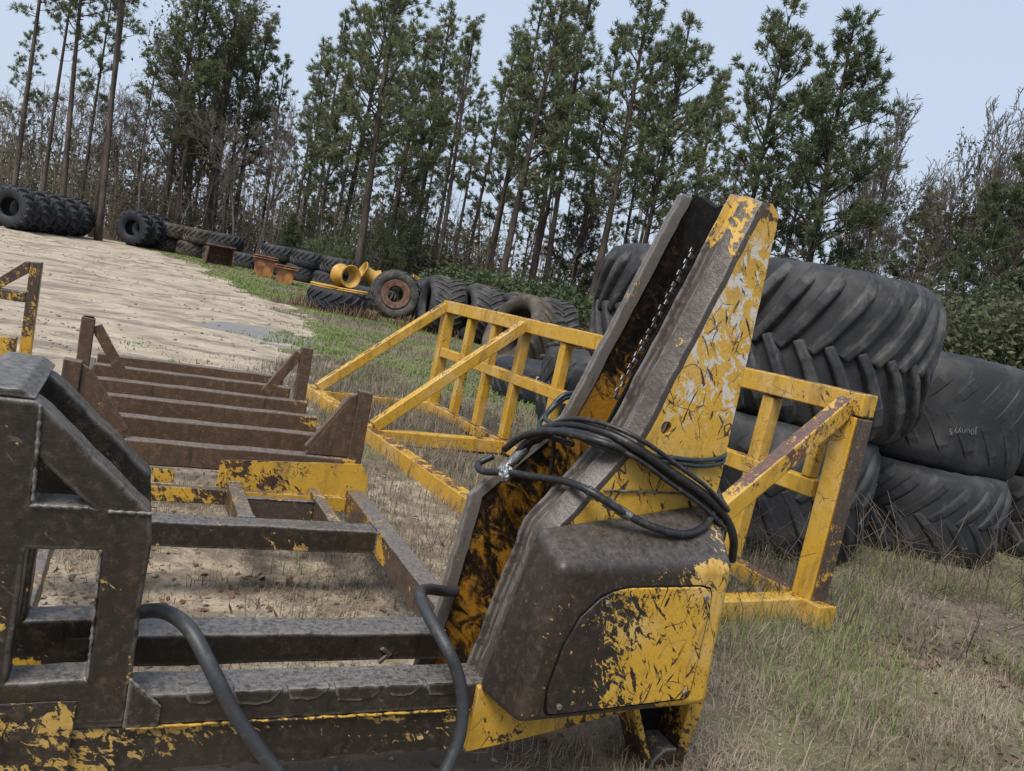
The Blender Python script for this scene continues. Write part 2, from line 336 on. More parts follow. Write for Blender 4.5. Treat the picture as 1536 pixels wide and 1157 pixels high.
def bark(name, a, b, scale=3):
    q = NT(name); co = q.coord((1, 1, .25)); n = q.noise(co, scale, 7, .7); q.set(q.mix(q.ramp(n, .35, .7), a, b), .9, 0, .2); q.bump(n, .8, .05); return q.m
M['pine_bark'] = bark('pine_bark', (.045, .036, .030), (.125, .10, .083), 3)
M['bare_bark'] = bark('bare_bark', (.085, .072, .064), (.19, .17, .155), 4)
M['twig'] = bark('twig', (.10, .083, .070), (.20, .175, .15), 2)
def leafmat(name, a, b, trans=.34, var=.35, rough=.65):
    q = NT(name); oi = q.n('ShaderNodeObjectInfo'); co = q.coord(kind='World')
    f = q.math('ADD', q.math('MULTIPLY', q.ramp(q.noise(co, .55, 4, .6), .3, .7), 1 - var), q.math('MULTIPLY', oi.outputs['Random'], var))
    col = q.mix(f, a, b); q.set(col, rough, 0, .3)
    tr = q.n('ShaderNodeBsdfTranslucent'); q.l(col, tr.inputs[0]); ms = q.n('ShaderNodeMixShader'); ms.inputs[0].default_value = trans
    q.l(q.b.outputs[0], ms.inputs[1]); q.l(tr.outputs[0], ms.inputs[2]); q.l(ms.outputs[0], q.t.nodes['Material Output'].inputs[0]); return q.m
M['needles'] = leafmat('needles', (.105, .130, .066), (.195, .215, .105))
M['needles_dark'] = leafmat('needles_dark', (.070, .094, .050), (.125, .150, .074))
M['leaf_olive'] = leafmat('leaf_olive', (.085, .090, .050), (.145, .145, .080))
M['leaf_brown'] = leafmat('leaf_brown', (.10, .075, .048), (.17, .13, .085))
M['leaf_shrub'] = leafmat('leaf_shrub', (.050, .074, .034), (.10, .125, .056))
M['straw'] = leafmat('straw', (.25, .205, .145), (.44, .375, .275), .3)
M['straw_grey'] = leafmat('straw_grey', (.125, .10, .078), (.235, .195, .152), .3)
M['grass_green'] = leafmat('grass_green', (.11, .17, .038), (.20, .27, .08), .3)
M['litter'] = leafmat('litter', (.11, .062, .036), (.19, .12, .075), .1)

# ------------------------------------------------------------------ ground
def axis_coords(segs):
    out = [segs[0][0]]
    for a, b, n in segs: out += list(np.linspace(a, b, n + 1)[1:])
    return np.array(out)
gx = axis_coords([(-600, -120, 8), (-120, -30, 40), (-30, -8, 70), (-8, -3, 60), (-3, 5, 150), (5, 12, 50), (12, 40, 40), (40, 120, 30), (120, 600, 8)])
gy = axis_coords([(-60, -2, 8), (-2, 1.5, 14), (1.5, 8, 140), (8, 16, 110), (16, 34, 120), (34, 60, 60), (60, 130, 25), (130, 900, 10)])
GX, GY = np.meshgrid(gx, gy); GZ = gz(GX, GY)
nxg, nyg = len(gx), len(gy)
idx = np.arange(nxg * nyg).reshape(nyg, nxg)
gf = np.stack([idx[:-1, :-1].ravel(), idx[:-1, 1:].ravel(), idx[1:, 1:].ravel(), idx[1:, :-1].ravel()], 1)
sandv = sandmask(GX, GY)
inner = sm(2.4, 1.2, np.hypot((GX + .9) * 1.0, (GY - 3.9) * .75))              # trampled sandy patch inside the frame
bare = sm(.8, .1, np.abs(GX - .2) * .45 + np.abs(GY - 2.45) * .9)
p0 = at(425, 497, 15.6)
silt = sm(1.25, .3, np.hypot((GX - p0.x + .5 * (GY - p0.y)) / 1.5, (GY - p0.y) / 1.3) + (vnoise(GX * 1.7, GY * 1.7, 77) - .5) * 1.4)
forest = sm(38, 45, GY - .25 * GX * (GX > 0) + .18 * GX * (GX < 0)) 
q = NT('ground'); wp = q.coord(kind='World')
def attr(nm):
    a = q.n('ShaderNodeAttribute'); a.attribute_name = nm; return a.outputs['Fac']
n_big, n_mid, n_fine = q.noise(wp, .7, 5), q.noise(wp, 5, 6, .65), q.noise(wp, 38, 6, .7)
streak = q.noise(q.coord((.8, 1.15, 1), (0, 0, R(-20)), 'World'), 1.5, 9, .72, .8)
sandc = q.mix(q.ramp(streak, .36, .66), (.33, .272, .205), (.46, .39, .305))
sandc = q.mix(q.math('MULTIPLY', q.ramp(q.noise(q.coord((.65, 1.25, 1), (0, 0, R(-20)), 'World'), 1.0, 10, .76, .5), .48, .60), .85), sandc, (.17, .138, .108))
sandc = q.mix(q.math('MULTIPLY', q.ramp(q.noise(wp, 2.6, 7, .7), .55, .68), .7), sandc, (.21, .175, .14))
sandc = q.mix(q.ramp(n_fine, .55, .74), sandc, (.22, .18, .14))
soil = q.mix(q.ramp(n_mid, .35, .68), (.10, .078, .056), (.20, .16, .118)); soil = q.mix(q.ramp(n_fine, .5, .75), soil, (.30, .255, .20))
turf = q.mix(q.ramp(n_big, .38, .62), (.085, .115, .035), (.15, .145, .07)); turf = q.mix(q.ramp(n_fine, .45, .7), turf, (.22, .19, .13))
leafl = q.mix(q.ramp(n_mid, .35, .7), (.075, .046, .03), (.14, .09, .06))
inn = q.mix(q.ramp(n_mid, .4, .62), (.20, .16, .12), (.42, .345, .255)); inn = q.mix(q.ramp(n_fine, .52, .7), inn, (.15, .125, .10))
nb = q.math('MULTIPLY', q.math('SUBTRACT', n_mid, .5), .7)
col = q.mix(q.ramp(n_big, .42, .6), soil, turf)
col = q.mix(q.ramp(q.math('ADD', attr('sand'), nb), .4, .62), col, sandc)
col = q.mix(q.ramp(q.math('ADD', attr('inner'), nb), .35, .6), col, inn)
col = q.mix(q.ramp(q.math('ADD', attr('bare'), nb), .35, .6), col, (.165, .135, .105))
col = q.mix(q.ramp(q.math('ADD', attr('forest'), nb), .35, .65), col, leafl)
col = q.mix(q.ramp(q.math('ADD', attr('silt'), q.math('MULTIPLY', nb, 2.6)), .42, .72), col, q.mix(q.ramp(n_fine, .4, .65), (.17, .165, .165), (.27, .265, .265)))
q.set(col, .92, 0, .2); q.bump(q.math('ADD', n_fine, q.math('MULTIPLY', n_mid, 1.5)), .6, .03)
ground = meshobj('ground', np.stack([GX.ravel(), GY.ravel(), GZ.ravel()], 1), gf, q.m, smooth=True)
for nm, arr in (('sand', sandv), ('inner', inner), ('bare', bare), ('forest', forest), ('silt', silt)):
    a = ground.data.attributes.new(nm, 'FLOAT', 'POINT'); a.data.foreach_set('value', arr.ravel().astype(np.float32))
tag(ground, 'sandy yard with worn wheel tracks, patchy grass and leaf litter', None, kind='structure')

# ------------------------------------------------------------------ the slasher: saw frame, mast, uprights and log rack
A26 = R(26); V0 = 2.1644
sl = empty('saw_slasher', (-math.sin(A26) * V0, math.cos(A26) * V0, 0), A26,
           'worn black and yellow steel log slasher with upright saw mast and rear log rack', 'log slasher')
def P(name, mb, mat, parent=None, bevel=.008, **k): return mb.build(name, M[mat], parent or sl, bevel, **k)
# front beam (two members, welded one above the other) and the second beam behind the saw slot
def longbox(u0, u1, v0, v1, z0, z1, n=14, amp=.0025, seed=1, axis=0):
    """a tube whose faces are slightly dented along its length"""
    rd = random.Random(seed); mb = MB(); v = []; f = []
    for i in range(n + 1):
        t = u0 + (u1 - u0) * i / n if axis == 0 else v0 + (v1 - v0) * i / n
        for (a, b) in ((0, 0), (1, 0), (1, 1), (0, 1)):
            j1, j2 = rd.uniform(-amp, amp), rd.uniform(-amp, amp)
            if axis == 0: v.append((t, (v0 if a == 0 else v1) + j1, (z0 if b == 0 else z1) + j2))
            else: v.append(((u0 if a == 0 else u1) + j1, t, (z0 if b == 0 else z1) + j2))
    for i in range(n):
        for k in range(4):
            a, b, c, d = i * 4 + k, i * 4 + (k + 1) % 4, (i + 1) * 4 + (k + 1) % 4, (i + 1) * 4 + k
            f.append((a, b, c, d) if axis else (d, c, b, a))
    e = n * 4
    f += [(3, 2, 1, 0), (e, e + 1, e + 2, e + 3)] if axis else [(0, 1, 2, 3), (e + 3, e + 2, e + 1, e)]
    return mb.add(v, f)
fb = P('front_beam', longbox(-1.3, 1.20, 0, .135, .287, .378, seed=2), 'grimy_beam', bevel=.010)
P('lower_plate', longbox(-1.3, 1.16, .010, .12, .14, .284, seed=3), 'seam_beam', fb, bevel=.006)
for i, (a, L, dp) in enumerate(((.26, .10, .012), (.385, .135, .022), (.535, .12, .014), (.675, .15, .024), (.84, .11, .016), (.965, .13, .020))):   # bent-over wear lips along the top edge
    poly = [(a, .383), (a, .366), (a + .012, .362 - dp), (a + L * .5, .358 - dp), (a + L - .03, .361 - dp * .8), (a + L - .010, .366), (a + L, .383)]
    P('wear_lip', MB().prism(rough_poly(poly, .022, .003, i), -.0045, .03), 'grimy_beam', fb, bevel=.003)
P('seam_weld', MB().tube([(u_, -.001, .2855 + .0012 * math.sin(u_ * 60)) for u_ in np.linspace(.12, 1.14, 70)], [.0042 + .0012 * math.sin(k_ * 2.3) for k_ in range(70)], 6), 'seam', fb, bevel=0, smooth=True)
g = MB().prism([(.112, .43), (.20, .345), (.20, .288), (.112, .288)], -.006, -.0005); P('gusset', g, 'grimy', fb, bevel=.004)
P('rear_beam', longbox(-.62, 1.16, .36, .49, .268, .376, seed=5), 'grimy_beam', bevel=.010)
P('cross_beam', longbox(-.30, 1.20, 1.45, 1.57, .255, .372, seed=6), 'grimy', bevel=.008)
P('side_rail', longbox(1.20, 1.30, .50, 2.24, .245, .375, seed=7, axis=1), 'rail', bevel=.008)
P('side_rail', longbox(-.245, -.165, .50, 1.44, .275, .368, seed=8, axis=1), 'rail', bevel=.008)
for u0, u1 in ((.555, .632), (.985, 1.045)): P('short_rail', longbox(u0, u1, 1.575, 2.14, .25, .37, n=6, seed=int(u0 * 100), axis=1), 'rail', bevel=.007)
P('short_cross', longbox(.634, .983, 1.93, 1.985, .22, .352, n=5, seed=11), 'rail', bevel=.006)
P('tab', MB().prism([(.93, .325), (.965, .30), (.925, .262), (.918, .272), (.945, .30), (.918, .318)], .345, .3585), 'rail', bevel=.002)

# left upright: two open frames side by side with a cap over the slot
up = empty('upright'); up.parent = sl
def upright_frame(v0, v1, m, seed):
    out = rough_poly([(-.33, .30), (.115, .30), (.118, .80), (.106, .885), (-.155, 1.128), (-.185, 1.150), (-.33, 1.150)], .05, .003, seed)
    tri = rough_poly([(-.163, 1.005), (-.04, .893), (-.163, .893)], .05, .002, seed + 1); rec = rough_poly([(-.165, .776), (-.002, .776), (.008, .430), (-.168, .425)], .05, .002, seed + 2)
    fr = P('upright_frame', plate(out, [tri, rec], v0, v1), m, up, bevel=.010)
upright_frame(0, .10, 'grimy', 20); upright_frame(.36, .46, 'upright_far', 40)
cap = [(-.335, 1.152), (-.30, 1.175), (-.22, 1.175), (-.182, 1.151)]
P('cap', MB().prism(rough_poly(cap, .02, .003, 3), .004, .47, rough_poly([(a + .0, b + .012) for a, b in cap], .02, .003, 3)), 'grimy', up, bevel=.008)
P('skirt_plate', MB().prism(rough_poly([(-.6, .142), (-.004, .142), (-.004, .372), (-.6, .372)], .07, .002, 8), -.006, -.0012), 'skirt', up, bevel=.003)

def weld(p, q_, r=.006, par=None, mat='grimy'):
    p, q_ = Vector(p), Vector(q_); n = max(6, int((q_ - p).length / .007)); rd = random.Random(int(p.x * 1000) + n)
    P('weld_bead', MB().tube([p.lerp(q_, i / n) for i in range(n + 1)], [r * (1 + .3 * math.sin(i * 1.9) + rd.uniform(-.2, .2)) for i in range(n + 1)], 6), mat, par, bevel=0, smooth=True)
weld((.117, 0, .38), (.117, .10, .38)); weld((1.20, 1.447, .374), (1.20, 1.575, .374)); weld((1.20, 1.447, .26), (1.20, 1.447, .37)); weld((.555, 1.573, .372), (.632, 1.573, .372)); weld((.985, 1.573, .372), (1.045, 1.573, .372))
weld((.001, -.002, .782), (.012, -.002, .43), .004); weld((-.163, -.002, .89), (-.04, -.002, .89), .005); weld((.004, -.002, .884), (.108, -.002, .884), .005); weld((-.162, -.002, .90), (-.172, -.002, 1.14), .005); weld((.112, -.006, .43), (.20, -.006, .345), .004)
weld((1.155, .36, .375), (1.155, .49, .375)); weld((.56, 2.139, .372), (.63, 2.139, .372)); weld((.636, 1.93, .353), (.981, 1.93, .353), .004)
# mast
mast = empty('mast'); mast.parent = sl
L13 = [(1.100, .15), (1.146, .40), (1.249, .897), (1.505, 1.246), (1.800, 2.108)]          # opening edge of the near wall
def wall_strip(line, prof, u_back, ragged, seed, mat_edge, mat_face, name, back=False):
    """one mast wall: lofted opening edge (prof = list of (v, du)) as a part, and its flat face plate"""
    rd = random.Random(seed); pts = []
    for (a, b), (c, d) in zip(line[:-1], line[1:]):
        n = max(2, int(math.hypot(c - a, d - b) / .045))
        for j in range(n): pts.append((a + (c - a) * j / n, b + (d - b) * j / n))
    pts.append(line[-1]); v = []; f = []; n = len(prof)
    for (u, z) in pts:
        j = rd.uniform(-ragged, ragged)
        for (vv, du, dz) in prof: v.append((u + du + j + rd.uniform(-.0015, .0015), vv, z + dz))
    for i in range(len(pts) - 1):
        for k in range(n - 1): f.append((i * n + k, i * n + k + 1, (i + 1) * n + k + 1, (i + 1) * n + k))
    f += [tuple(range(n - 1, -1, -1)), tuple((len(pts) - 1) * n + k for k in range(n))]
    mb = MB().add(v, f); o = mb.build(name, M[mat_edge], mast, 0, smooth=True)
    m = o.modifiers.new('b', 'EDGE_SPLIT'); m.split_angle = R(35)
    return o, pts
near_edge, npts = wall_strip(L13, [(.126, .02, 0), (.118, .004, 0), (.108, .004, 0), (.102, .026, 0), (.064, .030, -.004), (.053, .010, -.006), (.040, .012, -.008), (.0, .050, -.02), (.006, .13, -.03), (.12, .13, 0)], 1.94, .003, 4, 'mast_edge', 'mast', 'slot_lip')
face = [(u + .052, z - .02) for u, z in npts if z > .30] + [(1.90, 2.092), (1.938, 2.062), (1.943, 1.6), (1.940, 1.0), (1.940, .30)]
face = rough_poly(face, .05, .0025, 77)
fo = P('near_wall', plate(face, [[(1.66 + .021 * math.cos(a), 1.276 + .023 * math.sin(a)) for a in np.linspace(0, 2 * PI, 15)[:-1]]], .002, .11), 'mast', mast, bevel=.003)
L49 = [(1.100, .15), (1.158, .429), (1.195, .864), (1.300, .976), (1.525, 1.202), (1.846, 2.130)]
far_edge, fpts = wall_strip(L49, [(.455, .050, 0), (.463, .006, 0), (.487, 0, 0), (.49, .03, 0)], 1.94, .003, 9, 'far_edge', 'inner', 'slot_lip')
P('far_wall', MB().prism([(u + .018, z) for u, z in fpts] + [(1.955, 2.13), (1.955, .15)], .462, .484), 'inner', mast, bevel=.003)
top = [(.105, 2.10), (.19, 2.118), (.25, 2.095), (.30, 2.083), (.35, 2.104), (.41, 2.132), (.463, 2.14)]
bv = [(1.895, a, .15) for a, b in top] + [(1.935, a, .15) for a, b in top] + [(1.895, a, b) for a, b in top] + [(1.935, a, b) for a, b in top]
k = len(top); bfc = []
for i in range(k - 1):
    bfc += [(i, 2 * k + i, 2 * k + i + 1, i + 1), (k + i, k + i + 1, 3 * k + i + 1, 3 * k + i), (2 * k + i, 3 * k + i, 3 * k + i + 1, 2 * k + i + 1)]
bfc += [(0, k, 3 * k, 2 * k), (k - 1, 3 * k - 1, 4 * k - 1, 2 * k - 1)]
P('back_plate', MB().add(bv, bfc), 'black', mast, bevel=0)
# the saw bar standing in the slot, its chain on the edge
sb = P('saw_bar', MB().prism([(1.425, .93), (1.565, 1.218), (1.686, 1.556), (1.806, 1.91), (1.86, 1.95), (1.88, 1.9), (1.85, .93)], .226, .238), 'black', mast, bevel=.002)
ch = MB(); d0 = Vector((1.600, .232, 1.33)); d1 = Vector((1.800, .232, 1.90))
for i in range(26):
    p = d0.lerp(d1, i / 25); dd = (d1 - d0).normalized(); p = p + Vector((-.016, (.007 if i % 2 else -.007), .004))
    ch.beam(p - dd * .010, p + dd * .010, .006, .016 + .006 * (i % 3 == 0), up=(1, 0, 0))
P('saw_chain', ch, 'chain', sb, bevel=.002)
P('wall_seam', MB().beam((1.46, -.003, 1.045), (1.94, -.003, 1.062), .010, .008), 'grimy', fo, bevel=.003)
# bulging drive housing on the near side
def housing():
    F_ = [(1.192, .338), (1.236, .858), (1.905, .872), (1.922, .365)]            # front face, v = -.20
    B_ = [(1.128, .352), (1.235, .912), (1.945, 1.045), (1.948, .375)]           # back outline, v = 0
    v = [(a, -.20, b) for a, b in F_] + [(a, .001, b) for a, b in B_]
    f = [(3, 2, 1, 0), (4, 5, 6, 7), (0, 1, 5, 4), (1, 2, 6, 5), (2, 3, 7, 6), (3, 0, 4, 7)]
    return MB().add(v, f)
ho = P('drive_housing', housing(), 'housing', mast, bevel=.034, seg=4)
pan = [(1.498, .789), (1.775, .798), (1.815, .790), (1.828, .765), (1.832, .693), (1.829, .432), (1.822, .412), (1.803, .404), (1.313, .377), (1.290, .380), (1.281, .397), (1.274, .467), (1.298, .601), (1.336, .694), (1.395, .755), (1.44, .778)][::-1]
pa = P('access_cover', MB().prism(pan[::-1], -.209, -.197), 'panel', ho, bevel=.004)
ctr = (1.57, .6); ring = [(ctr[0] + (a - ctr[0]) * 1.022, ctr[1] + (b - ctr[1]) * 1.03) for a, b in pan]
P('cover_groove', MB().prism(ring[::-1], -.2025, -.196), 'black', ho, bevel=.001)  # black sheet painting in the dark of the groove round the cover
for a, b in ((1.80, .765), (1.32, .405), (1.80, .43), (1.42, .74)): P('bolt', MB().cyl((a, -.213, b), (0, 1, 0), .010, .010, 6), 'grimy', pa, bevel=.002)
P('base_plate', MB().prism(rough_poly([(1.135, .145), (1.50, .205), (1.88, .285), (1.93, .37), (1.135, .37)], .08, .003, 4), -.02, .12), 'base_yellow', mast, bevel=.006)
sf = P('skid_foot', MB().beam((1.765, .07, .30), (1.915, .07, .0), .15, .024, up=(1, 0, 0)), 'foot', mast, bevel=.005)
P('side_plate', MB().prism([(2.015, .0), (2.06, .0), (2.105, .31), (2.06, .33), (2.035, .33)], -.005, .15), 'foot', sf, bevel=.005)
P('web', MB().prism([(1.80, .32), (1.93, .02), (2.03, .02), (2.05, .32)], .125, .145), 'black', sf, bevel=.002)
P('shoe', MB().prism([(1.90, .0), (1.915, .045), (1.96, .085), (2.013, .085), (2.013, .0)], -.01, .12), 'grimy', sf, bevel=.006)

# log rack behind
rk = empty('log_rack'); rk.parent = sl
for i, v in enumerate((2.15, 2.70, 3.28, 3.83, 4.42, 4.98)):
    P('rack_bar', longbox(-.22, 1.23 + (.03 if i % 2 else 0), v, v + .085, .425, .552, n=10, amp=.003, seed=60 + i), 'rack_bar', rk, bevel=.012)
P('rack_side', longbox(-.315, -.225, 2.13, 5.07, .27, .50, n=12, seed=71, axis=1), 'rack_plate', rk, bevel=.008)
P('rack_side', longbox(1.235, 1.325, 2.26, 5.07, .25, .44, n=12, seed=72, axis=1), 'rack_plate', rk, bevel=.008)
P('front_plate', MB().prism(rough_poly([(.50, .285), (1.315, .285), (1.315, .45), (1.265, .53), (.505, .488)], .07, .002, 5), 2.142, 2.149 - .001 + .001), 'rack_plate', rk, bevel=.002)
P('front_rail', longbox(-.22, 1.20, 2.10, 2.141, .255, .338, n=10, seed=74), 'rack_plate', rk, bevel=.005)
P('packer', MB().box(.19, .29, 2.13, 2.148, .347, .42), 'rack_plate', rk, bevel=.004)
def stake(u, v, side, top, seed):
    a = MB().prism(rough_poly([(u, .30), (u + .082, .30), (u + .082, top - .008), (u, top)], .06, .002, seed), v, v + .075)
    st = P('stake', a, 'rack_stake', rk, bevel=.007)
    x = u + .082 if side > 0 else u
    g = [(x - side * .001, .556), (x + side * .235, .556), (x + side * .03, top - .035), (x - side * .001, top - .02)]
    if side < 0: g = g[::-1]
    g2 = [(x + side * .02, .560), (x + side * .205, .560), (x + side * .02, top - .10)]
    P('brace', MB().beam((x + side * .215, v + .04, .575), (x + side * .01, v + .04, top - .055), .07, .045, up=(0, 1, 0)), 'rack_stake', st, bevel=.006)
    if v < 3: P('gusset_plate', MB().prism(g if side > 0 else g[::-1][::-1], v + .015, v + .055), 'rack_stake', st, bevel=.004)
    return st
stake(1.18, 2.152, -1, .945, 81); stake(-.275, 2.152, 1, .92, 82); stake(1.165, 3.87, -1, .962, 83)
s4 = stake(-.31, 3.87, 1, .95, 84)
P('hollow_top', MB().box(-.300, -.238, 3.885, 3.93, .944, .953), 'black', s4, bevel=.001)

# ------------------------------------------------------------------ hoses (they only hang on the slasher: things of their own)
def hose(name, pts, r, mat, label, world=False, n=10):
    o = MB().tube(spline(pts, 9), r, n).build(name, M[mat], None, 0, smooth=True)
    o.matrix_world = sl_m; tag(o, label, 'hose'); return o
sl_m = Matrix.Translation(sl.location) @ Matrix.Rotation(A26, 4, 'Z')
H1 = [(.02, .235, .47), (.13, .22, .515), (.19, .14, .549), (.247, .03, .549), (.309, -.05, .473), (.373, -.08, .371), (.45, -.1, .274), (.524, -.12, .187), (.60, -.16, .09), (.70, -.26, .032), (.9, -.42, .03)]
H2 = [(1.20, .43, .50), (1.123, .40, .517), (1.046, .33, .551), (.982, .24, .574), (.959, .1, .571), (.986, -.03, .522), (1.031, -.06, .444), (1.061, -.08, .344), (1.059, -.1, .245), (1.025, -.12, .157), (.97, -.17, .07), (.88, -.26, .032), (.7, -.40, .03)]
hose('hydraulic_hose', H1, .021, 'hose_grey', 'thick grey hose leaving the blackened upright and drooping over the front beam', n=14)
hose('hydraulic_hose', H2, .020, 'hose_grey', 'thick grey hose looping out of the mast base and down past the front beam', n=14)
Ha = [(1.279, .38, .997), (1.326, .36, 1.077), (1.346, .3, 1.163), (1.39, .2, 1.215), (1.432, .05, 1.233), (1.513, -.045, 1.209), (1.673, -.055, 1.139), (1.817, -.075, 1.076), (1.944, -.06, .997), (2.079, .02, .897), (2.154, .08, .793)]
Hb = [(1.300, .545, 1.003), (1.245, .545, .966), (1.225, .45, .962), (1.262, .33, .995), (1.311, .22, 1.016), (1.345, .05, 1.049), (1.384, -.06, 1.047), (1.5, -.1, .996), (1.614, -.12, .961), (1.741, -.12, .949), (1.842, -.09, .979), (1.882, -.05, 1.037), (1.806, -.030, 1.090), (1.671, -.026, 1.128), (1.499, -.026, 1.188), (1.396, .02, 1.205), (1.340, .2, 1.186), (1.300, .33, 1.134), (1.290, .44, 1.055)]
oa = hose('hydraulic_hose', Ha, .0160, 'hose', 'thick black hose slung over the mast, its end hanging off the drive housing', n=12)
ob = hose('hydraulic_hose', Hb, .0132, 'hose', 'black hose with a steel coupling and foil wrap coiled against the yellow mast face', n=12)
Hc = [(1.395, .40, 1.126), (1.38, .25, 1.197), (1.405, .05, 1.188), (1.527, -.010, 1.171), (1.68, -.010, 1.164), (1.825, -.010, 1.162), (1.915, -.012, 1.181), (1.962, .05, 1.199), (1.965, .16, 1.202)]
Hd = [(1.40, .40, 1.105), (1.385, .25, 1.184), (1.40, .05, 1.206), (1.523, -.010, 1.187), (1.676, -.010, 1.18), (1.82, -.010, 1.181), (1.915, -.012, 1.201), (1.962, .05, 1.215), (1.965, .16, 1.212)]
hose('thin_hose', Hc, .0085, 'hose_thin', 'lower of two thin dark blue hoses wrapped round the yellow mast')
hose('thin_hose', Hd, .0085, 'hose_thin', 'upper of two thin dark blue hoses wrapped round the yellow mast')
He = [(1.43, .2, 1.147), (1.40, .34, 1.145), (1.43, .47, 1.156), (1.48, .50, 1.22), (1.525, .502, 1.277), (1.579, .502, 1.295)]
Hf = [(1.42, .2, 1.176), (1.42, .34, 1.184), (1.45, .47, 1.189), (1.50, .50, 1.238), (1.545, .502, 1.273), (1.588, .502, 1.276), (1.60, .502, 1.2)]
hose('thin_hose', He, .010, 'hose_thin', 'thin blue hose hooked over the back edge of the mast slot, outer loop')
hose('thin_hose', Hf, .010, 'hose_thin', 'thin blue hose hooked over the back edge of the mast slot, inner loop')
hose('thin_hose', [(1.35, .36, 1.10), (1.393, .3, 1.15), (1.418, .3, 1.089), (1.422, .3, 1.019), (1.423, .3, .96)], .008, 'hose', 'short thin black hose end hanging straight down inside the mast slot')
Hh = [(1.30, .40, 1.02), (1.32, .32, 1.12), (1.36, .2, 1.19), (1.42, .03, 1.212), (1.54, -.022, 1.178), (1.69, -.03, 1.112), (1.82, -.05, 1.055), (1.90, -.06, 1.0), (1.955, -.02, 1.03), (1.965, .08, 1.10), (1.96, .16, 1.16)]
hose('hydraulic_hose', Hh, .012, 'hose', 'slimmer black hose lying under the thick one, bent back behind the mast face')
for k_, (dz_, dv_, lab_) in enumerate(((.03, -.012, 'thin black hose riding on top of the thick slung hose'), (-.035, -.004, 'thin black hose sagging below the thick slung hose'))):
    hose('thin_hose', [(a_ + .01 * math.sin(i_ * 1.7 + k_), b_ + dv_, c_ + dz_ * math.sin(min(1, i_ / 4) * 1.57)) for i_, (a_, b_, c_) in enumerate(Ha[1:9])] + [(1.972, .05, 1.03 + dz_), (1.968, .15, 1.08)], .0085, 'hose', lab_)
def fit(par, pts, rs, mat, name):
    o = MB().tube(pts, rs, 12).build(name, M[mat], par, .0, smooth=True)
    m = o.modifiers.new('e', 'EDGE_SPLIT'); m.split_angle = R(40)
a, b = Vector((1.372, -.042, 1.052)), Vector((1.512, -.102, .990))
fit(ob, [a, a.lerp(b, .3), a.lerp(b, .301), a.lerp(b, .42), a.lerp(b, .421), a.lerp(b, .6), a.lerp(b, .601), a.lerp(b, .7), a.lerp(b, .701), b], [.0175, .0175, .013, .013, .020, .020, .014, .014, .0175, .0175], 'steel', 'coupling')
fit(oa, [Vector((1.272, .385, .990)), Vector((1.300, .372, 1.03)), Vector((1.301, .372, 1.031)), Vector((1.331, .352, 1.09))], [.016, .016, .021, .021], 'steel', 'hose_end')
fv = []; ff = []; rd = random.Random(3)
bm = bmesh.new(); bmesh.ops.create_icosphere(bm, subdivisions=3, radius=.026)
for v_ in bm.verts: v_.co = Vector((v_.co.x * 1.0, v_.co.y * 1.1, v_.co.z * 1.25)) * rd.uniform(.84, 1.14)
fm = bpy.data.meshes.new('foil_wrap'); bm.to_mesh(fm); bm.free(); fm.materials.append(M['foil'])
fo_ = bpy.data.objects.new('foil_wrap', fm); C.objects.link(fo_); fo_.parent = ob; fo_.location = (1.262, .335, .992)

# ------------------------------------------------------------------ yellow delimbing gate lying behind
gt = empty('delimbing_gate', (2.058, 4.892, 0), R(-59.44), 'long yellow square-tube gate with upright bars and slanting braces', 'gate')
def Q(name, p, q_, w, h, mat='gate', par=None, up=(0, 0, 1)): return MB().beam(p, q_, w, h, up).build(name, M[mat], par or gt, .012, 2)
Q('top_rail', (-5.99, 0, 1.375), (-2.0, 0, 1.378), .135, .145); Q('top_rail', (-2.0, 0, 1.378), (.145, 0, 1.385), .134, .144, 'gate_rust')
mr = Q('middle_rail', (-5.86, 0, .80), (-.08, 0, .80), .10, .115)
Q('bottom_rail', (-5.86, 0, .085), (-.09, 0, .085), .12, .12, 'gate_rust')
for i, d in enumerate((-5.28, -4.66, -4.02, -3.22, -2.45, -1.75, -1.15, -.63)):
    Q('upright_bar', (d - .01, .004, .146), (d + .04, .004, 1.300), .10, .102, 'gate', up=(1, 0, 0))
Q('end_post', (-5.93, .0, .0), (-5.93, 0, 1.302), .14, .13, 'gate', up=(1, 0, 0))
Q('end_post', (.03, 0, .0), (.05, 0, 1.31), .135, .15, 'gate', up=(1, 0, 0)); Q('end_plate', (.122, 0, .14), (.142, 0, 1.30), .13, .012, 'rail', up=(1, 0, 0))
Q('short_post', (-.16, 0, .861), (-.13, 0, 1.305), .085, .07, 'gate_rust', up=(1, 0, 0))
N0 = 1.50
Q('front_sill', (-6.25, -N0, .075), (.18, -N0, .075), .13, .15, 'gate')
for d in (-5.93, -3.95, .02):
    Q('floor_rail', (d, -N0 + .067, .075), (d, -.062, .075), .125, .14, 'gate' if d < -1 else 'gate')
    Q('brace', (d, -N0 + .01, .165), (d + .02, -.055, 1.375), .115, .10, 'gate_rust' if d > -1 else 'gate', up=(1, 0, 0))
Q('end_block', (.06, -.01, .07), (.205, -.01, .07), .17, .15)

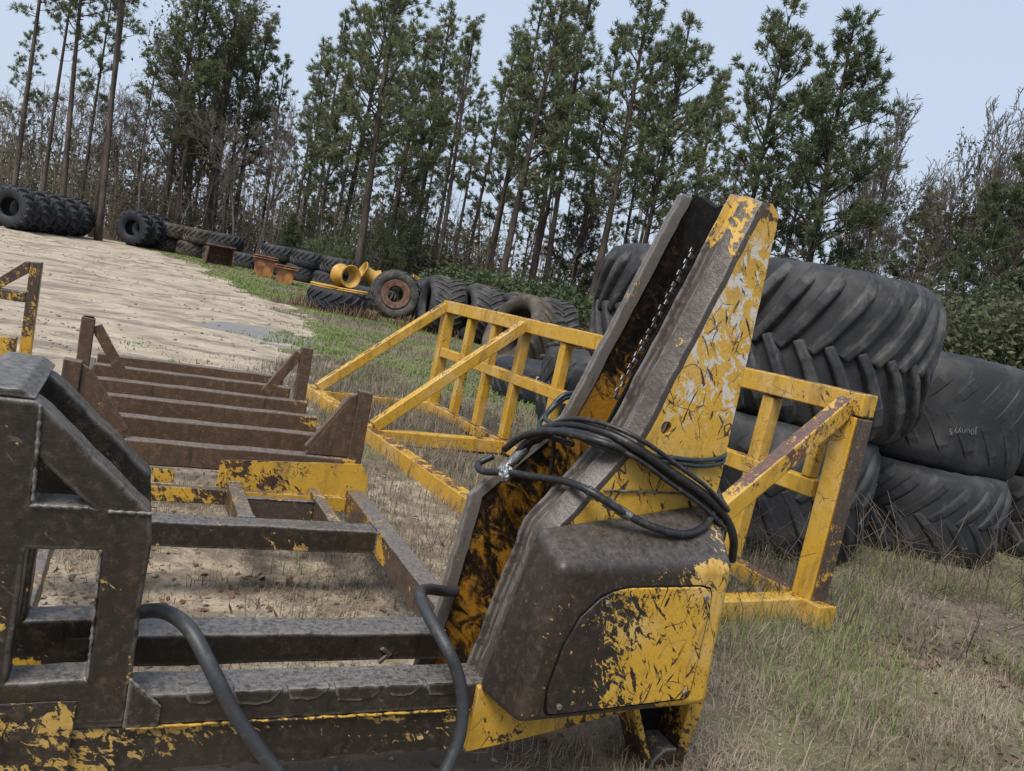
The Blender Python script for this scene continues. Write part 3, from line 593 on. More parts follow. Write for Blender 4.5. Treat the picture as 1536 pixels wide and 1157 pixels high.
# ------------------------------------------------------------------ second frame end at the left edge
sp_ = empty('steel_bunk', sl_m @ Vector((-.82, 6.0, 0)), A26, 'yellow steel bunk end with sloped corner brace standing beyond the log rack', 'steel bunk')
sp_.location.z = 0
B2 = lambda nm, mb, **k: mb.build(nm, M['bracket2'], sp_, .008)
B2('post', MB().prism([(-.05, 0), (.04, 0), (.04, 1.14), (-.05, 1.13)], 0, .13)); B2('cross_bar', MB().box(-.62, -.052, .004, .12, .765, .855))
B2('sloping_bar', MB().prism([(-.36, .858), (-.25, .858), (-.052, 1.03), (-.052, 1.128), (-.085, 1.128)], .002, .126)); B2('post', MB().box(-.72, -.622, 0, .13, 0, .87))
B2('base_rail', MB().box(-1.4, -.053, -.002, .132, .005, .12)); B2('stub_post', MB().box(-.215, -.055, -.25, -.12, 0, .475)); B2('tie', MB().box(-.19, -.08, -.118, -.004, .02, .12))

# ------------------------------------------------------------------ tyres
def tyre_meshes(Rr=.93, W=1.25, rim=.42, N=22, lh=.055, seg=64, skew=.34, lugw=.075, bulge=.10, seed=0, worn=0, reach=.97, jit=.006):
    """casing (with an open bore) and chevron lugs; the axle runs along local z"""
    rs = np.random.RandomState(seed); Rb = Rr - lh; h = W / 2
    prof = [(rim, -h * .74), (rim + .03, -h * .86), (rim + .35 * (Rb - rim), -h * (1 + bulge * .5)), (rim + .68 * (Rb - rim), -h * (1 + bulge)), (Rb - .10 * W * .6, -h * .985), (Rb - .02, -h * .90), (Rb, -h * .6), (Rb + .012, -h * .2)]
    prof = prof + [(r, -z) for r, z in prof[::-1]]
    inn = [(rim + .02, h * .70), (Rb - .10, h * .80), (Rb - .07, 0), (Rb - .10, -h * .80), (rim + .02, -h * .70)]
    prof = prof + inn; n = len(prof)
    th = np.arange(seg) * 2 * PI / seg
    r = np.array([p[0] for p in prof]); z = np.array([p[1] for p in prof])
    wob = 1 + .010 * np.sin(2 * th + rs.uniform(0, 6)) + .006 * np.sin(5 * th + rs.uniform(0, 6))
    RR = np.outer(wob, r) + rs.uniform(-jit, jit, (seg, n)) * .5; ZZ = np.tile(z, (seg, 1)) + rs.uniform(-jit, jit, (seg, n))
    v = np.stack([RR * np.cos(th)[:, None], RR * np.sin(th)[:, None], ZZ], 2).reshape(-1, 3)
    i, k = np.meshgrid(np.arange(seg), np.arange(n), indexing='ij'); i2 = (i + 1) % seg; k2 = (k + 1) % n
    f = np.stack([i * n + k, i2 * n + k, i2 * n + k2, i * n + k2], 2).reshape(-1, 4)
    lv = []; lf = []
    for s in (-1, 1):
        for j in range(N):
            t0 = 2 * PI * (j + (.5 if s > 0 else 0)) / N + rs.uniform(-.01, .01); m = 6; b = len(lv)
            for a in range(m):
                t = a / (m - 1); zz = s * h * (-.06 + (reach + .06) * t); ang = t0 + skew * (t ** .85)
                drop = .035 * max(0, t - .7) / .3 * (1 + W); hh = lh * (1 - worn * rs.uniform(.3, 1)) * (.80 if a in (0, m - 1) else 1)
                rb = Rb - drop - .02; rt = Rb - drop * 1.3 + hh; wb = lugw * (1.25 + .3 * t); wt = lugw * (.72 + .25 * t)
                for (rr_, off) in ((rb, -wb), (rt, -wt), (rt, wt), (rb, wb)):
                    an = ang + off / (2 * Rb) * 1.0; lv.append((rr_ * math.cos(an), rr_ * math.sin(an), zz - (off * .25 * s)))
            for a in range(m - 1):
                for c in range(3): q_ = (b + a * 4 + c, b + a * 4 + c + 1, b + (a + 1) * 4 + c + 1, b + (a + 1) * 4 + c); lf.append(q_ if s < 0 else q_[::-1])
            e0 = (b, b + 1, b + 2, b + 3); e1 = tuple(b + (m - 1) * 4 + c for c in (3, 2, 1, 0)); lf += [e0 if s > 0 else e0[::-1], e1 if s > 0 else e1[::-1]]
    return v, f, lv, lf
_tc = {}
def tyre(key, loc, axis, label, mat='rubber', lugmat=None, spin=0, group=None, name='tyre', **k):
    """axis = direction of the axle; loc = centre"""
    if key not in _tc:
        v, f, lv, lf = tyre_meshes(**k)
        a = meshobj('casing', v, f, M[mat], smooth=True); b = meshobj('tread', lv, lf, M[lugmat or mat], smooth=False)
        mb_ = b.modifiers.new('b', 'BEVEL'); mb_.width = .018; mb_.segments = 2
        _tc[key] = (a.data, b.data); ca, cb = a, b
    else:
        ca = bpy.data.objects.new('casing', _tc[key][0]); cb = bpy.data.objects.new('tread', _tc[key][1]); C.objects.link(ca); C.objects.link(cb)
        mb_ = cb.modifiers.new('b', 'BEVEL'); mb_.width = .018; mb_.segments = 2
    o = empty(name, loc, 0, label, 'tyre', group); o.rotation_mode = 'QUATERNION'
    o.rotation_quaternion = Vector(axis).normalized().to_track_quat('Z', 'X') @ Matrix.Rotation(spin, 4, 'Z').to_quaternion()
    ca.parent = o; cb.parent = o
    return o
Zu = (0, 0, 1)
big = dict(Rr=.93, W=1.26, N=23, lh=.078, seg=72, skew=.42, lugw=.085, bulge=.04, rim=.43)
# stacks of wide flotation tyres on the right
tyre('bigA', (2.56, 6.98, 1.70), (.02, -.03, 1), 'huge wide tyre with deep slanted lugs, top of the stack behind the gate end', 'rubber_big', 'rubber_lug', .1, 'wide tyres stacked on the right', seed=1, **big)
tyre('bigB', (2.30, 6.90, .53), (.01, .01, 1), 'wide tyre lying at the bottom of the stack behind the gate end', 'rubber_big', 'rubber_big', .4, 'wide tyres stacked on the right', seed=2, **dict(big, W=1.02, worn=.6, lh=.05))
tyre('bigA', (1.60, 8.42, 1.76), (-.03, .0, 1), 'wide grey lugged tyre stacked high just behind the saw mast', 'rubber_big', 'rubber_lug', 1.3, 'wide tyres stacked on the right')
tyre('bigB', (1.42, 8.30, .56), (0, .02, 1), 'wide worn tyre under the one behind the saw mast', 'rubber_big', 'rubber_big', .9, 'wide tyres stacked on the right')
tck = tyre('bigC', (4.20, 8.16, 1.32), (.03, .02, 1), 'wide bald tyre with chalk marks, upper of the pair right of the lugged stack', 'rubber_big', 'rubber_big', .2, 'wide tyres stacked on the right', seed=3, **dict(big, W=1.03, lh=.018, worn=.8, bulge=.09))
tyre('bigD', (4.08, 7.92, .40), (0, 0, 1), 'wide bald tyre at ground level under the chalk marked one', 'rubber_big', 'rubber_big', .7, 'wide tyres stacked on the right', seed=4, **dict(big, W=.80, lh=.055, worn=.5, bulge=.08))
tyre('bigC', (6.10, 8.75, 1.32), (0, .03, 1), 'wide bald tyre with white paint marks stacked past the chalk marked one', 'rubber_big', 'rubber_big', 2.2, 'wide tyres stacked on the right')
tyre('bigD', (6.08, 8.60, .40), (0, 0, 1), 'wide bald tyre at ground level under the white marked one', 'rubber_big', 'rubber_big', 2.6, 'wide tyres stacked on the right')
# chalk writing bent onto tyre flanks
def chalk(txt, tyr, Rr, ang, z, size, label, tilt=0.0, flip=False):
    centre = tyr.location
    cu = bpy.data.curves.new('chalk', 'FONT'); cu.body = txt; cu.size = size; cu.align_x = 'CENTER'; cu.resolution_u = 3
    t = bpy.data.objects.new('tmp', cu); C.objects.link(t); bpy.context.view_layer.update()
    me = bpy.data.meshes.new_from_object(t); bpy.data.objects.remove(t)
    bm = bmesh.new(); bm.from_mesh(me); bmesh.ops.subdivide_edges(bm, edges=bm.edges[:], cuts=1)
    for v_ in bm.verts:
        x, y = v_.co.x, v_.co.y
        if flip: x, y = -x, -y
        x, y = x * math.cos(tilt) - y * math.sin(tilt), x * math.sin(tilt) + y * math.cos(tilt)
        a = ang + x / Rr; v_.co = Vector((centre[0] + Rr * math.cos(a), centre[1] + Rr * math.sin(a), z + y))
    bm.to_mesh(me); bm.free(); me.materials.append(M['chalk_faint' if flip else 'chalk'])
    o = bpy.data.objects.new('chalk_mark', me); C.objects.link(o); tag(o, label)
    o.parent = tyr; o.matrix_parent_inverse = (Matrix.Translation(tyr.location) @ tyr.rotation_quaternion.to_matrix().to_4x4()).inverted(); return o
chalk('J0unyy5', tck, .952, R(-96), 1.24, .078, 'small grey chalk numbers written across the bald upper tyre', R(12), True)

# upright and scattered tyres in the middle distance
mid = dict(Rr=.90, W=.80, N=20, lh=.055, seg=48, skew=.40, lugw=.075, bulge=.06, rim=.40)
ax1 = (math.cos(R(62)), math.sin(R(62)), 0)
p = at(592, 445, 28.5); px_, py_ = p.x, p.y
t3 = tyre('midrim', (px_, py_, G(px_, py_) + .86), (.22, -.97, .06), 'standing tyre mounted on a rusty open rim at the grass edge', 'rubber_dusty', 'rubber', .2, seed=11, **dict(mid, W=.75, rim=.46))
rm = MB()
for r0, r1, z0, z1 in ((.47, .47, .36, -.30), ):
    n = 40; v = []; f = []
    for i in range(n):
        a = 2 * PI * i / n; ca_, sa_ = math.cos(a), math.sin(a)
        for r_, z_ in ((.52, .37), (.50, .395), (.30, .365), (.285, .33), (.285, -.28), (.44, -.30), (.44, .30)): v.append((r_ * ca_, r_ * sa_, z_))
    for i in range(n):
        for k_ in range(7): f.append((i * 7 + k_, ((i + 1) % n) * 7 + k_, ((i + 1) % n) * 7 + (k_ + 1) % 7, i * 7 + (k_ + 1) % 7))
    rm.add(v, f)
rmo = rm.build('rim', M['rusty_rim'], t3, 0, smooth=True); e_ = rmo.modifiers.new('e', 'EDGE_SPLIT'); e_.split_angle = R(35)
for k_ in range(8): MB().cyl((.40 * math.cos(k_ * PI / 4), .40 * math.sin(k_ * PI / 4), .385), (0, 0, 1), .022, .03, 8).build('rim_bolt', M['rust'], rmo, 0)
p = at(640, 452, 30.0); tyre('mid', (p.x + .1, p.y, G(p.x, p.y) + .84), (.35, -.93, 0), 'tyre standing close behind the one with the rusty rim', 'rubber', None, .5, 'tyres standing in the yard row', seed=12, **mid)
row = [(662, 470, 25.6), (722, 476, 25.2), (778, 486, 24.8), (826, 494, 24.4)]
rl = ['dull ribbed tyre standing first in the row behind the gate, bore showing', 'second tyre standing in the row behind the gate', 'third tyre standing in the row behind the gate', 'last tyre standing in the row behind the gate, nearest the brush']
for i, (a, b, d) in enumerate(row):
    p = at(a, b, d); tyre('row', (p.x, p.y, G(p.x, p.y) + .90), (-.93, -.36, 0), rl[i], 'rubber', 'rubber_dusty', i * .7, 'tyres standing in the yard row', seed=13, **dict(mid, Rr=.95, W=1.15, N=24, lugw=.06, rim=.5))
p = at(785, 512, 16.2); tyre('brown', (p.x, p.y, .88), (-.75, -.55, .35), 'mud browned tyre leaning on the flat black one, face out', 'rubber_brown', 'rubber_brown', .3, seed=14, **dict(mid, Rr=.88, W=.9, rim=.52))
p = at(806, 562, 13.4); tf = tyre('flat2', (p.x + .1, p.y + .3, .31), Zu, 'black tyre with white paint marks lying flat behind the gate bars', 'rubber_new', 'rubber_new', .3, seed=15, **dict(mid, Rr=.86, W=.60, lh=.03, worn=.4, bulge=.1))
chalk('D5', tf, .875, R(-92), .33, .20, 'white painted letters on the flat black tyre', R(-8)); chalk('2007', tf, .875, R(-73), .30, .12, 'white painted number on the shoulder of the flat black tyre', R(-62)); chalk('VX', tf, .875, R(-128), .36, .13, 'white painted squiggle on the flank of the flat black tyre', R(-50))
p = at(880, 545, 10.6); tyre('bigB', (p.x + .35, p.y + .9, .55), (.0, .02, 1), 'smooth grey tyre lying flat behind the gate near the mast', 'rubber_big', 'rubber_big', 1.9, 'wide tyres stacked on the right')
# flat tyre with wheel halves on it
p = at(507, 443, 26.2); fx_, fy_ = p.x, p.y; fzz = G(fx_, fy_)
tyre('flatw', (fx_, fy_, fzz + .34), (.03, .02, 1), 'tyre lying flat in the grass with yellow wheel rings on top', 'rubber_new', 'rubber_new', .1, seed=16, **dict(mid, Rr=1.0, W=.68, N=18))
def ring(name, loc, ax, prof, mat, label, cat, n=36):
    if 'spool' in name: prof = [(r_ * .84, z_ * .84) for r_, z_ in prof]; loc = (loc[0], loc[1], loc[2] - .07)
    v = []; f = []; k = len(prof)
    for i in range(n):
        a = 2 * PI * i / n
        for r_, z_ in prof: v.append((r_ * math.cos(a), r_ * math.sin(a), z_))
    for i in range(n):
        for j in range(k): f.append((i * k + j, ((i + 1) % n) * k + j, ((i + 1) % n) * k + (j + 1) % k, i * k + (j + 1) % k))
    o = meshobj(name, v, f, M[mat], smooth=True); m = o.modifiers.new('e', 'EDGE_SPLIT'); m.split_angle = R(35)
    o.location = loc; o.rotation_mode = 'QUATERNION'; o.rotation_quaternion = Vector(ax).normalized().to_track_quat('Z', 'X'); return tag(o, label, cat)
rim_prof = [(.43, -.40), (.46, -.38), (.43, -.33), (.33, -.22), (.30, .0), (.33, .22), (.43, .33), (.46, .38), (.43, .40), (.36, .36), (.26, .2), (.26, -.2), (.36, -.36)]
flat_prof = [(.50, -.06), (.53, -.03), (.50, .0), (.53, .03), (.50, .06), (.40, .05), (.38, -.05)]
ring('wheel_ring', (fx_ - .45, fy_ + .05, fzz + .77), (.02, 0, 1), flat_prof, 'rim_yellow', 'flat yellow wheel ring on the flat tyre, under the rim end', 'wheel ring')
ring('wheel_ring', (fx_ + .47, fy_ - .1, fzz + .77), (-.03, .02, 1), flat_prof, 'rim_yellow', 'flat yellow wheel ring at the other end of the flat tyre', 'wheel ring')
ring('wheel_spool', (fx_ + .12, fy_ + .1, fzz + 1.29), (.70, -.72, .02), rim_prof, 'rim_yellow', 'yellow spool shaped wheel rim lying on top of the flat tyre', 'wheel rim')
p = at(555, 425, 31); ring('wheel_spool', (p.x - .1, p.y, G(p.x, p.y) + 1.35), (-.8, -.5, .35), rim_prof, 'rim_yellow', 'yellow wheel rim propped tilted behind the rusty rimmed tyre', 'wheel rim')
p = at(612, 432, 31); ring('wheel_spool', (p.x + .2, p.y, G(p.x, p.y) + 1.25), (.7, -.2, .75), rim_prof, 'rim_yellow', 'yellow wheel rim tipped over behind the rusty rimmed tyre', 'wheel rim')
p = at(560, 448, 31); tyre('mid', (p.x, p.y, G(p.x, p.y) + .40), Zu, 'tyre lying flat under the tilted yellow rims', 'rubber', None, .4, 'tyres standing in the yard row')
# new skidder tyres standing in rows on the left
sk = dict(Rr=.95, W=.86, N=16, lh=.085, seg=48, skew=.30, lugw=.13, bulge=.04, rim=.38, reach=1.0)
a0 = at(22, 308, 34); a1 = at(112, 322, 38.8); dv = Vector((a1.x - a0.x, a1.y - a0.y, 0))
nl = ['first', 'second', 'third', 'fourth', 'last']
for i in range(5):
    q_ = a0 + dv * (i / 4); tyre('skid', (q_.x, q_.y, G(q_.x, q_.y) + .92), (-.42, .0, 0) if False else (-dv.x, -dv.y, 0), ('black tyre with open bore facing out, first of five in the left row' if i == 0 else nl[i] + ' black lugged tyre of the five standing in the left row'), 'rubber_new', None, i * .37, 'new black tyres in the left row', seed=21, **sk)
a0 = at(203, 347, 41.5); a1 = at(238, 352, 44.5); dv2 = Vector((a1.x - a0.x, a1.y - a0.y, 0))
for i in range(3):
    q_ = a0 + dv2 * (i / 2); tyre('skid', (q_.x, q_.y, G(q_.x, q_.y) + .93), (-dv2.x * .9 - .35, -dv2.y, 0), ['open bored black tyre at the head of the group of three beside the tyre wall', 'middle black tyre of the group of three beside the tyre wall', 'last black tyre of the group of three, touching the tyre wall'][i], 'rubber_new', None, i * .5 + .2, 'new black tyres beside the tyre wall')
# the wall of old tyres lying flat, two high
wl = dict(Rr=.93, W=.78, N=19, lh=.05, seg=40, skew=.38, lugw=.085, bulge=.06, rim=.42)
w0 = at(252, 362, 44.8); w1 = at(520, 408, 40.0); wd = Vector((w1.x - w0.x, w1.y - w0.y, 0)); wL = wd.length; wd.normalize(); nw = int(wL / 1.93)
for rowi in range(2):
    for i in range(nw + 1):
        if rowi == 1 and i == 3: continue
        q_ = w0 + wd * (i * 1.93 + rowi * .3); z = G(q_.x, q_.y)
        m_ = 'wallA' if i < 2 else 'wallB'
        tyre(m_, (q_.x + .1 * math.sin(i * 7 + rowi), q_.y + .1 * math.cos(i * 5), z + .38 + rowi * .79), (.02 * math.sin(i * 3), .03 * math.cos(i * 4), 1),
             ('first', 'second', 'third', 'fourth', 'fifth', 'sixth', 'seventh', 'eighth', 'ninth')[i] + (' tyre, dusty tan,' if i < 2 else ' tyre, dark,') + ' from the tan end, ' + ('upper' if rowi else 'bottom') + ' course of the flat tyre wall',
             'rubber_brown' if i < 2 else 'rubber', None, i * .9 + rowi, 'old tyres laid flat as a wall', seed=30 if i < 2 else 31, **wl)
# rusty bucket and orange boxes
p = at(325, 409, 38); bz = G(p.x, p.y)
bk = empty('loader_bucket', (p.x, p.y, bz), R(30), 'small rusty loader bucket tipped with its open side out', 'bucket')
MB().prism([(-.62, 0), (.62, 0), (.55, .85), (-.55, .85)], .30, .34).build('back_plate', M['rust'], bk, .01)
MB().prism([(-.66, 0), (-.60, 0), (-.53, .9), (-.58, .9)], -.45, .34).build('side_plate', M['rust'], bk, .01); MB().prism([(.60, 0), (.66, 0), (.58, .9), (.53, .9)], -.45, .34).build('side_plate', M['rust'], bk, .01)
MB().box(-.60, .60, -.42, .30, .0, .05).build('floor_plate', M['rust'], bk, .01); MB().box(-.64, .64, -.52, .36, .902, .96).build('top_lip', M['rusty_rim'], bk, .015)
for px_, py_, d_, lab, mt, ww in ((393, 413, 37, 'rusty orange steel box with a flanged rim in the grass', 'orange_box', .95), (425, 421, 36, 'smaller orange and grey steel box beside the rusty one', 'orange_box', .82)):
    p = at(px_, py_ + 10, d_); o = empty('steel_box', (p.x, p.y, G(p.x, p.y)), R(18), lab, 'steel box'); h_ = .8 if ww > .9 else .62
    MB().prism([(-ww / 2 + .08, -.02), (ww / 2 - .08, -.02), (ww / 2, h_), (-ww / 2, h_)], -.35, .35).build('body', M[mt], o, .02)
    for k_ in range(2): MB().box(-ww / 2 - .10, ww / 2 + .10, -.45, .45, h_ + .002 + k_ * .10, h_ + .06 + k_ * .10).build('flange', M[mt], o, .015)
    MB().box(-ww / 2, ww / 2, -.36, .36, h_ + .062, h_ + .10).build('collar', M['rust'], o, .0)
# light pole far behind
p = at(950, 372, 52); lp = empty('light_pole', (p.x, p.y, G(p.x, p.y) - .3), 0, 'grey light pole with a small lamp head among the pines', 'light pole')
ph = at(968, 272, 52).z + .3
MB().tube([(0, 0, 0), (.02, 0, ph)], [.19, .13], 10).build('pole', M['pole_grey'], lp, 0, smooth=True)
hd = MB().beam((.0, 0, ph), (-.75, -.1, ph + .22), .10, .08); hd.build('arm', M['pole_grey'], lp, .02); MB().beam((-.6, -.1, ph + .16), (-1.05, -.15, ph + .26), .30, .14).build('lamp_head', M['pole_grey'], lp, .04)

# ------------------------------------------------------------------ vegetation
def norm(a): return a / np.maximum(np.linalg.norm(a, axis=-1, keepdims=True), 1e-9)
def seg_tubes(P0, P1, r0, r1, n=3):
    """one open tapered tube per segment"""
    P0 = np.asarray(P0, float); P1 = np.asarray(P1, float); d = norm(P1 - P0)
    ref = np.where(np.abs(d[:, 2:3]) > .9, np.array([[1., 0, 0]]), np.array([[0, 0, 1.]]))
    a = norm(np.cross(d, ref)); b = np.cross(d, a); k = np.arange(n) * 2 * PI / n
    ring = a[:, None] * np.cos(k)[None, :, None] + b[:, None] * np.sin(k)[None, :, None]
    v = np.concatenate([P0[:, None] + ring * np.asarray(r0)[:, None, None], P1[:, None] + ring * np.asarray(r1)[:, None, None]], 1)
    m = len(P0); base = (np.arange(m) * 2 * n)[:, None, None]; i = np.arange(n); j = (i + 1) % n
    f = np.stack([i, j, n + j, n + i], 1)[None] + base
    return v.reshape(-1, 3), f.reshape(-1, 4)
def tufts(C0, D, rs, count=16, length=.32, width=.04, spread=.9, droop=.0):
    """slim triangles fanning out from each centre around direction D"""
    m = len(C0); C0 = np.repeat(C0, count, 0); D = np.repeat(norm(D), count, 0)
    d = norm(D + rs.normal(0, spread, (m * count, 3)) * .75 + np.array([0, 0, .15 - droop]))
    L = length * rs.uniform(.6, 1.15, (m * count, 1)); sd = norm(np.cross(d, rs.normal(0, 1, d.shape)))
    st = C0 + rs.normal(0, length * .16, C0.shape)
    v = np.stack([st - sd * width * .5, st + sd * width * .5, st + d * L + sd * width * .18], 1).reshape(-1, 3)
    return v, np.arange(len(v)).reshape(-1, 3)
def leaves(C0, rs, count=10, spread=.35, size=.09):
    m = len(C0) * count; c = np.repeat(C0, count, 0) + rs.normal(0, spread, (m, 3)); a = norm(rs.normal(0, 1, (m, 3))); b = norm(np.cross(a, rs.normal(0, 1, (m, 3))))
    s_ = size * rs.uniform(.6, 1.4, (m, 1)); v = np.stack([c - a * s_, c + b * s_ * .55, c + a * s_, c - b * s_ * .55], 1).reshape(-1, 3)
    return v, np.arange(len(v)).reshape(-1, 4)
def trunk_pts(H, rs, lean=.02, wob=.012, n=12):
    t = np.linspace(0, 1, n + 1); ph = rs.uniform(0, 6, 4); dx = np.cumsum(np.r_[0, rs.normal(0, wob, n)]) * H / n * 3
    x = H * (lean * t + wob * np.sin(t * 3 + ph[0]) * t); y = H * wob * np.sin(t * 2.4 + ph[1]) * t
    return np.stack([x, y, t * H], 1)
def pine_meshes(seed, H=20, cb=.45, CR=2.6, nlimb=70, r=.19, top=.35, dense=1.0, tl=.33, flat=False):
    rs = np.random.RandomState(seed); T = trunk_pts(H, rs); t = np.linspace(0, 1, len(T)); rad = r * (1 - t * .86) + .02 + r * .35 * np.exp(-t * 40)
    tv = []; P0, P1, r0, r1 = [], [], [], []; TC, TD = [], []
    mb = MB(); mb.tube([tuple(p) for p in T], list(rad), 8)
    for i in range(nlimb + 14):
        dead = i >= nlimb
        if dead: f = rs.uniform(.14, cb)
        else: f = cb + (.985 - cb) * ((i + rs.uniform(0, 1)) / nlimb) ** .9
        p = np.array([np.interp(f, t, T[:, k]) for k in range(3)]); g = (f - cb) / (1 - cb) if not dead else 0
        L = (rs.uniform(.4, 1.2) if dead else CR * rs.uniform(.55, 1.15) * (np.clip(1.06 - g ** 1.9, .24, 1) if not flat else np.clip(1.05 - g ** 3.2, .35, 1)) * min(1, .55 + g * 3))
        az = rs.uniform(0, 2 * PI); el = R(rs.uniform(-12, 15) if dead else rs.uniform(2, 30) + 35 * g)
        d = np.array([math.cos(az) * math.cos(el), math.sin(az) * math.cos(el), math.sin(el)]); rr = max(.014, .016 * L + .008) * (.7 if dead else 1)
        pts = [p]
        for k in range(4):
            d = norm(d + np.array([0, 0, rs.uniform(-.06, .16)]) + rs.normal(0, .10, 3)); pts.append(pts[-1] + d * L / 4)
        for k in range(4): P0.append(pts[k]); P1.append(pts[k + 1]); r0.append(rr * (1 - k * .2)); r1.append(rr * (.8 - k * .2) + .004)
        if dead:
            for k in (2, 3):
                e = pts[k] + norm(d + rs.normal(0, .6, 3)) * .4; P0.append(pts[k]); P1.append(e); r0.append(.01); r1.append(.004)
            continue
        nt_ = max(3, int(L * 4.3 * dense))
        for k in range(nt_):
            s_ = rs.uniform(.38, 1.0); j = min(3, int(s_ * 4)); b = pts[j] + (pts[j + 1] - pts[j]) * (s_ * 4 - j)
            dd = norm(d * .6 + rs.normal(0, .6, 3) + np.array([0, 0, .35])); ln = rs.uniform(.15, .62) * (1.2 - .5 * s_) * (.6 + CR * .18); e = b + dd * ln
            P0.append(b); P1.append(e); r0.append(.012); r1.append(.006); TC.append(e); TD.append(dd)
        TC.append(pts[-1]); TD.append(d)
    wv, wf = seg_tubes(P0, P1, r0, r1, 3); wf = np.concatenate([wf[:, [0, 1, 2]], wf[:, [0, 2, 3]]])
    nv, nf = tufts(np.array(TC), np.array(TD), rs, 24, tl, .052, 1.0)
    return (mb.v, mb.f), (np.concatenate([wv, nv]), np.concatenate([wf, nf + len(wv)])), np.r_[np.zeros(len(wf), int), np.ones(len(nf), int)]
def bare_meshes(seed, H=13, r=.12, levels=4, spread=.5, upw=.35, leafy=0, fork=.3):
    rs = np.random.RandomState(seed); P0, P1, r0, r1 = [], [], [], []; ends = []
    def grow(p, d, L, rr, lev):
        n = 5 if lev == 0 else 4
        for k in range(n):
            d = norm(d + rs.normal(0, .07 + .04 * lev, 3) + np.array([0, 0, .05])); q_ = p + d * L / n
            a, b = rr * (1 - .55 * k / n), rr * (1 - .55 * (k + 1) / n); P0.append(p); P1.append(q_); r0.append(a); r1.append(b)
            if lev < levels and (lev > 0 or k >= n * fork):
                for _ in range(rs.randint(1, 3) if lev else rs.randint(2, 4)):
                    sd = norm(np.cross(d, rs.normal(0, 1, 3))); nd = norm(d * (1 - spread * .5) + sd * spread * rs.uniform(.7, 1.2) + np.array([0, 0, upw * .4]))
                    grow(q_, nd, L * rs.uniform(.32, .55), b * .55, lev + 1)
            p = q_
        if lev >= levels - 1: ends.append(p)
    grow(np.zeros(3), np.array([0, 0, 1.]), H * .78, r, 0)
    P0, P1 = np.array(P0), np.array(P1); fz = H / P1[:, 2].max(); P0 = P0 * fz; P1 = P1 * fz; ends = [e * fz for e in ends]
    r0, r1 = np.maximum(np.array(r0), .012), np.maximum(np.array(r1), .009)
    thick = r0 > .03
    out = [seg_tubes(P0[thick], P1[thick], r0[thick], r1[thick], 6), seg_tubes(P0[~thick], P1[~thick], r0[~thick], r1[~thick], 3)]
    lv = leaves(np.array(ends)[rs.uniform(0, 1, len(ends)) < .6], rs, leafy, .28, .10) if leafy else None
    return out, lv
PV = {}
def pine(key, loc, label, group=None, rz=0, sc=1, lean=(0, 0), bark_='pine_bark', nee='needles', **k):
    if key not in PV:
        (a, b), (c, d), mi = pine_meshes(**k)
        to = meshobj('trunk', a, b, M[bark_], smooth=True); no = meshobj('crown', c, d, mats=[M[bark_], M[nee]], midx=mi); PV[key] = [to.data, no.data]; obs = [to, no]
    else:
        obs = [bpy.data.objects.new(n_, m_) for n_, m_ in zip(('trunk', 'crown'), PV[key])]
        for o in obs: C.objects.link(o)
    r_ = empty('pine_tree', loc, rz, label, 'tree', group); r_.rotation_euler = (lean[1], lean[0], rz); r_.scale = (sc, sc, sc)
    for o in obs: o.parent = r_
    return r_
BV = {}
def bare(key, loc, label, group=None, rz=0, sc=1, lean=(0, 0), leafm='leaf_olive', name='bare_tree', **k):
    if key not in BV:
        (t_, w_), lv = bare_meshes(**k); to = meshobj('trunk', t_[0], t_[1], M['bare_bark'], smooth=True); wo = meshobj('twigs', w_[0], w_[1], M['twig']); obs = [to, wo]
        if lv: obs.append(meshobj('crown', lv[0], lv[1], M[leafm]))
        BV[key] = [(o.name.split('.')[0], o.data) for o in obs]
    else:
        obs = [bpy.data.objects.new(n_, m_) for n_, m_ in BV[key]]
        for o in obs: C.objects.link(o)
    r_ = empty(name, loc, rz, label, 'tree', group); r_.rotation_euler = (lean[1], lean[0], rz); r_.scale = (sc, sc, sc)
    for o in obs: o.parent = r_
    return r_
PK = {'tall1': dict(seed=1, H=22, cb=.52, CR=2.7, nlimb=42), 'tall2': dict(seed=2, H=23, cb=.58, CR=2.6, nlimb=38), 'tall3': dict(seed=3, H=21, cb=.42, CR=2.4, nlimb=44, dense=.8),
      'full1': dict(seed=4, H=21, cb=.34, CR=4.3, nlimb=74, r=.27), 'full2': dict(seed=5, H=18, cb=.34, CR=3.4, nlimb=62, r=.2, dense=1.05), 'round1': dict(seed=6, H=18, cb=.36, CR=3.6, nlimb=66, flat=True, dense=1.15),
      'slim1': dict(seed=7, H=17, cb=.32, CR=1.9, nlimb=36, r=.11), 'slim2': dict(seed=8, H=19, cb=.48, CR=2.1, nlimb=34, r=.13), 'dense1': dict(seed=9, H=16, cb=.18, CR=3.9, nlimb=95, r=.2, dense=1.25, nee='needles_dark'),
      'poor1': dict(seed=10, H=22, cb=.55, CR=2.0, nlimb=24, r=.17, dense=.8)}
def put_pine(kind, px, d, toppx, label, group=None, lean=None, nee='needles', rz=0):
    """px,py: where the trunk crosses the far ground line; toppx: picture height of the tip"""
    hor = 451 + (px - 768) * .1944; p = at(px, hor + 8, d); z = G(p.x, p.y) - .15
    k = dict(PK[kind]); nee = k.pop('nee', nee)
    hp_ = (hor - toppx) / math.cos(CROLL) * d / CF + CH - z; sc = hp_ / k['H']
    return pine(kind, (p.x, p.y, z), label, group, rz, sc, lean or (-.035, 0), nee=nee, **k)
GP = 'pines along the forest edge'
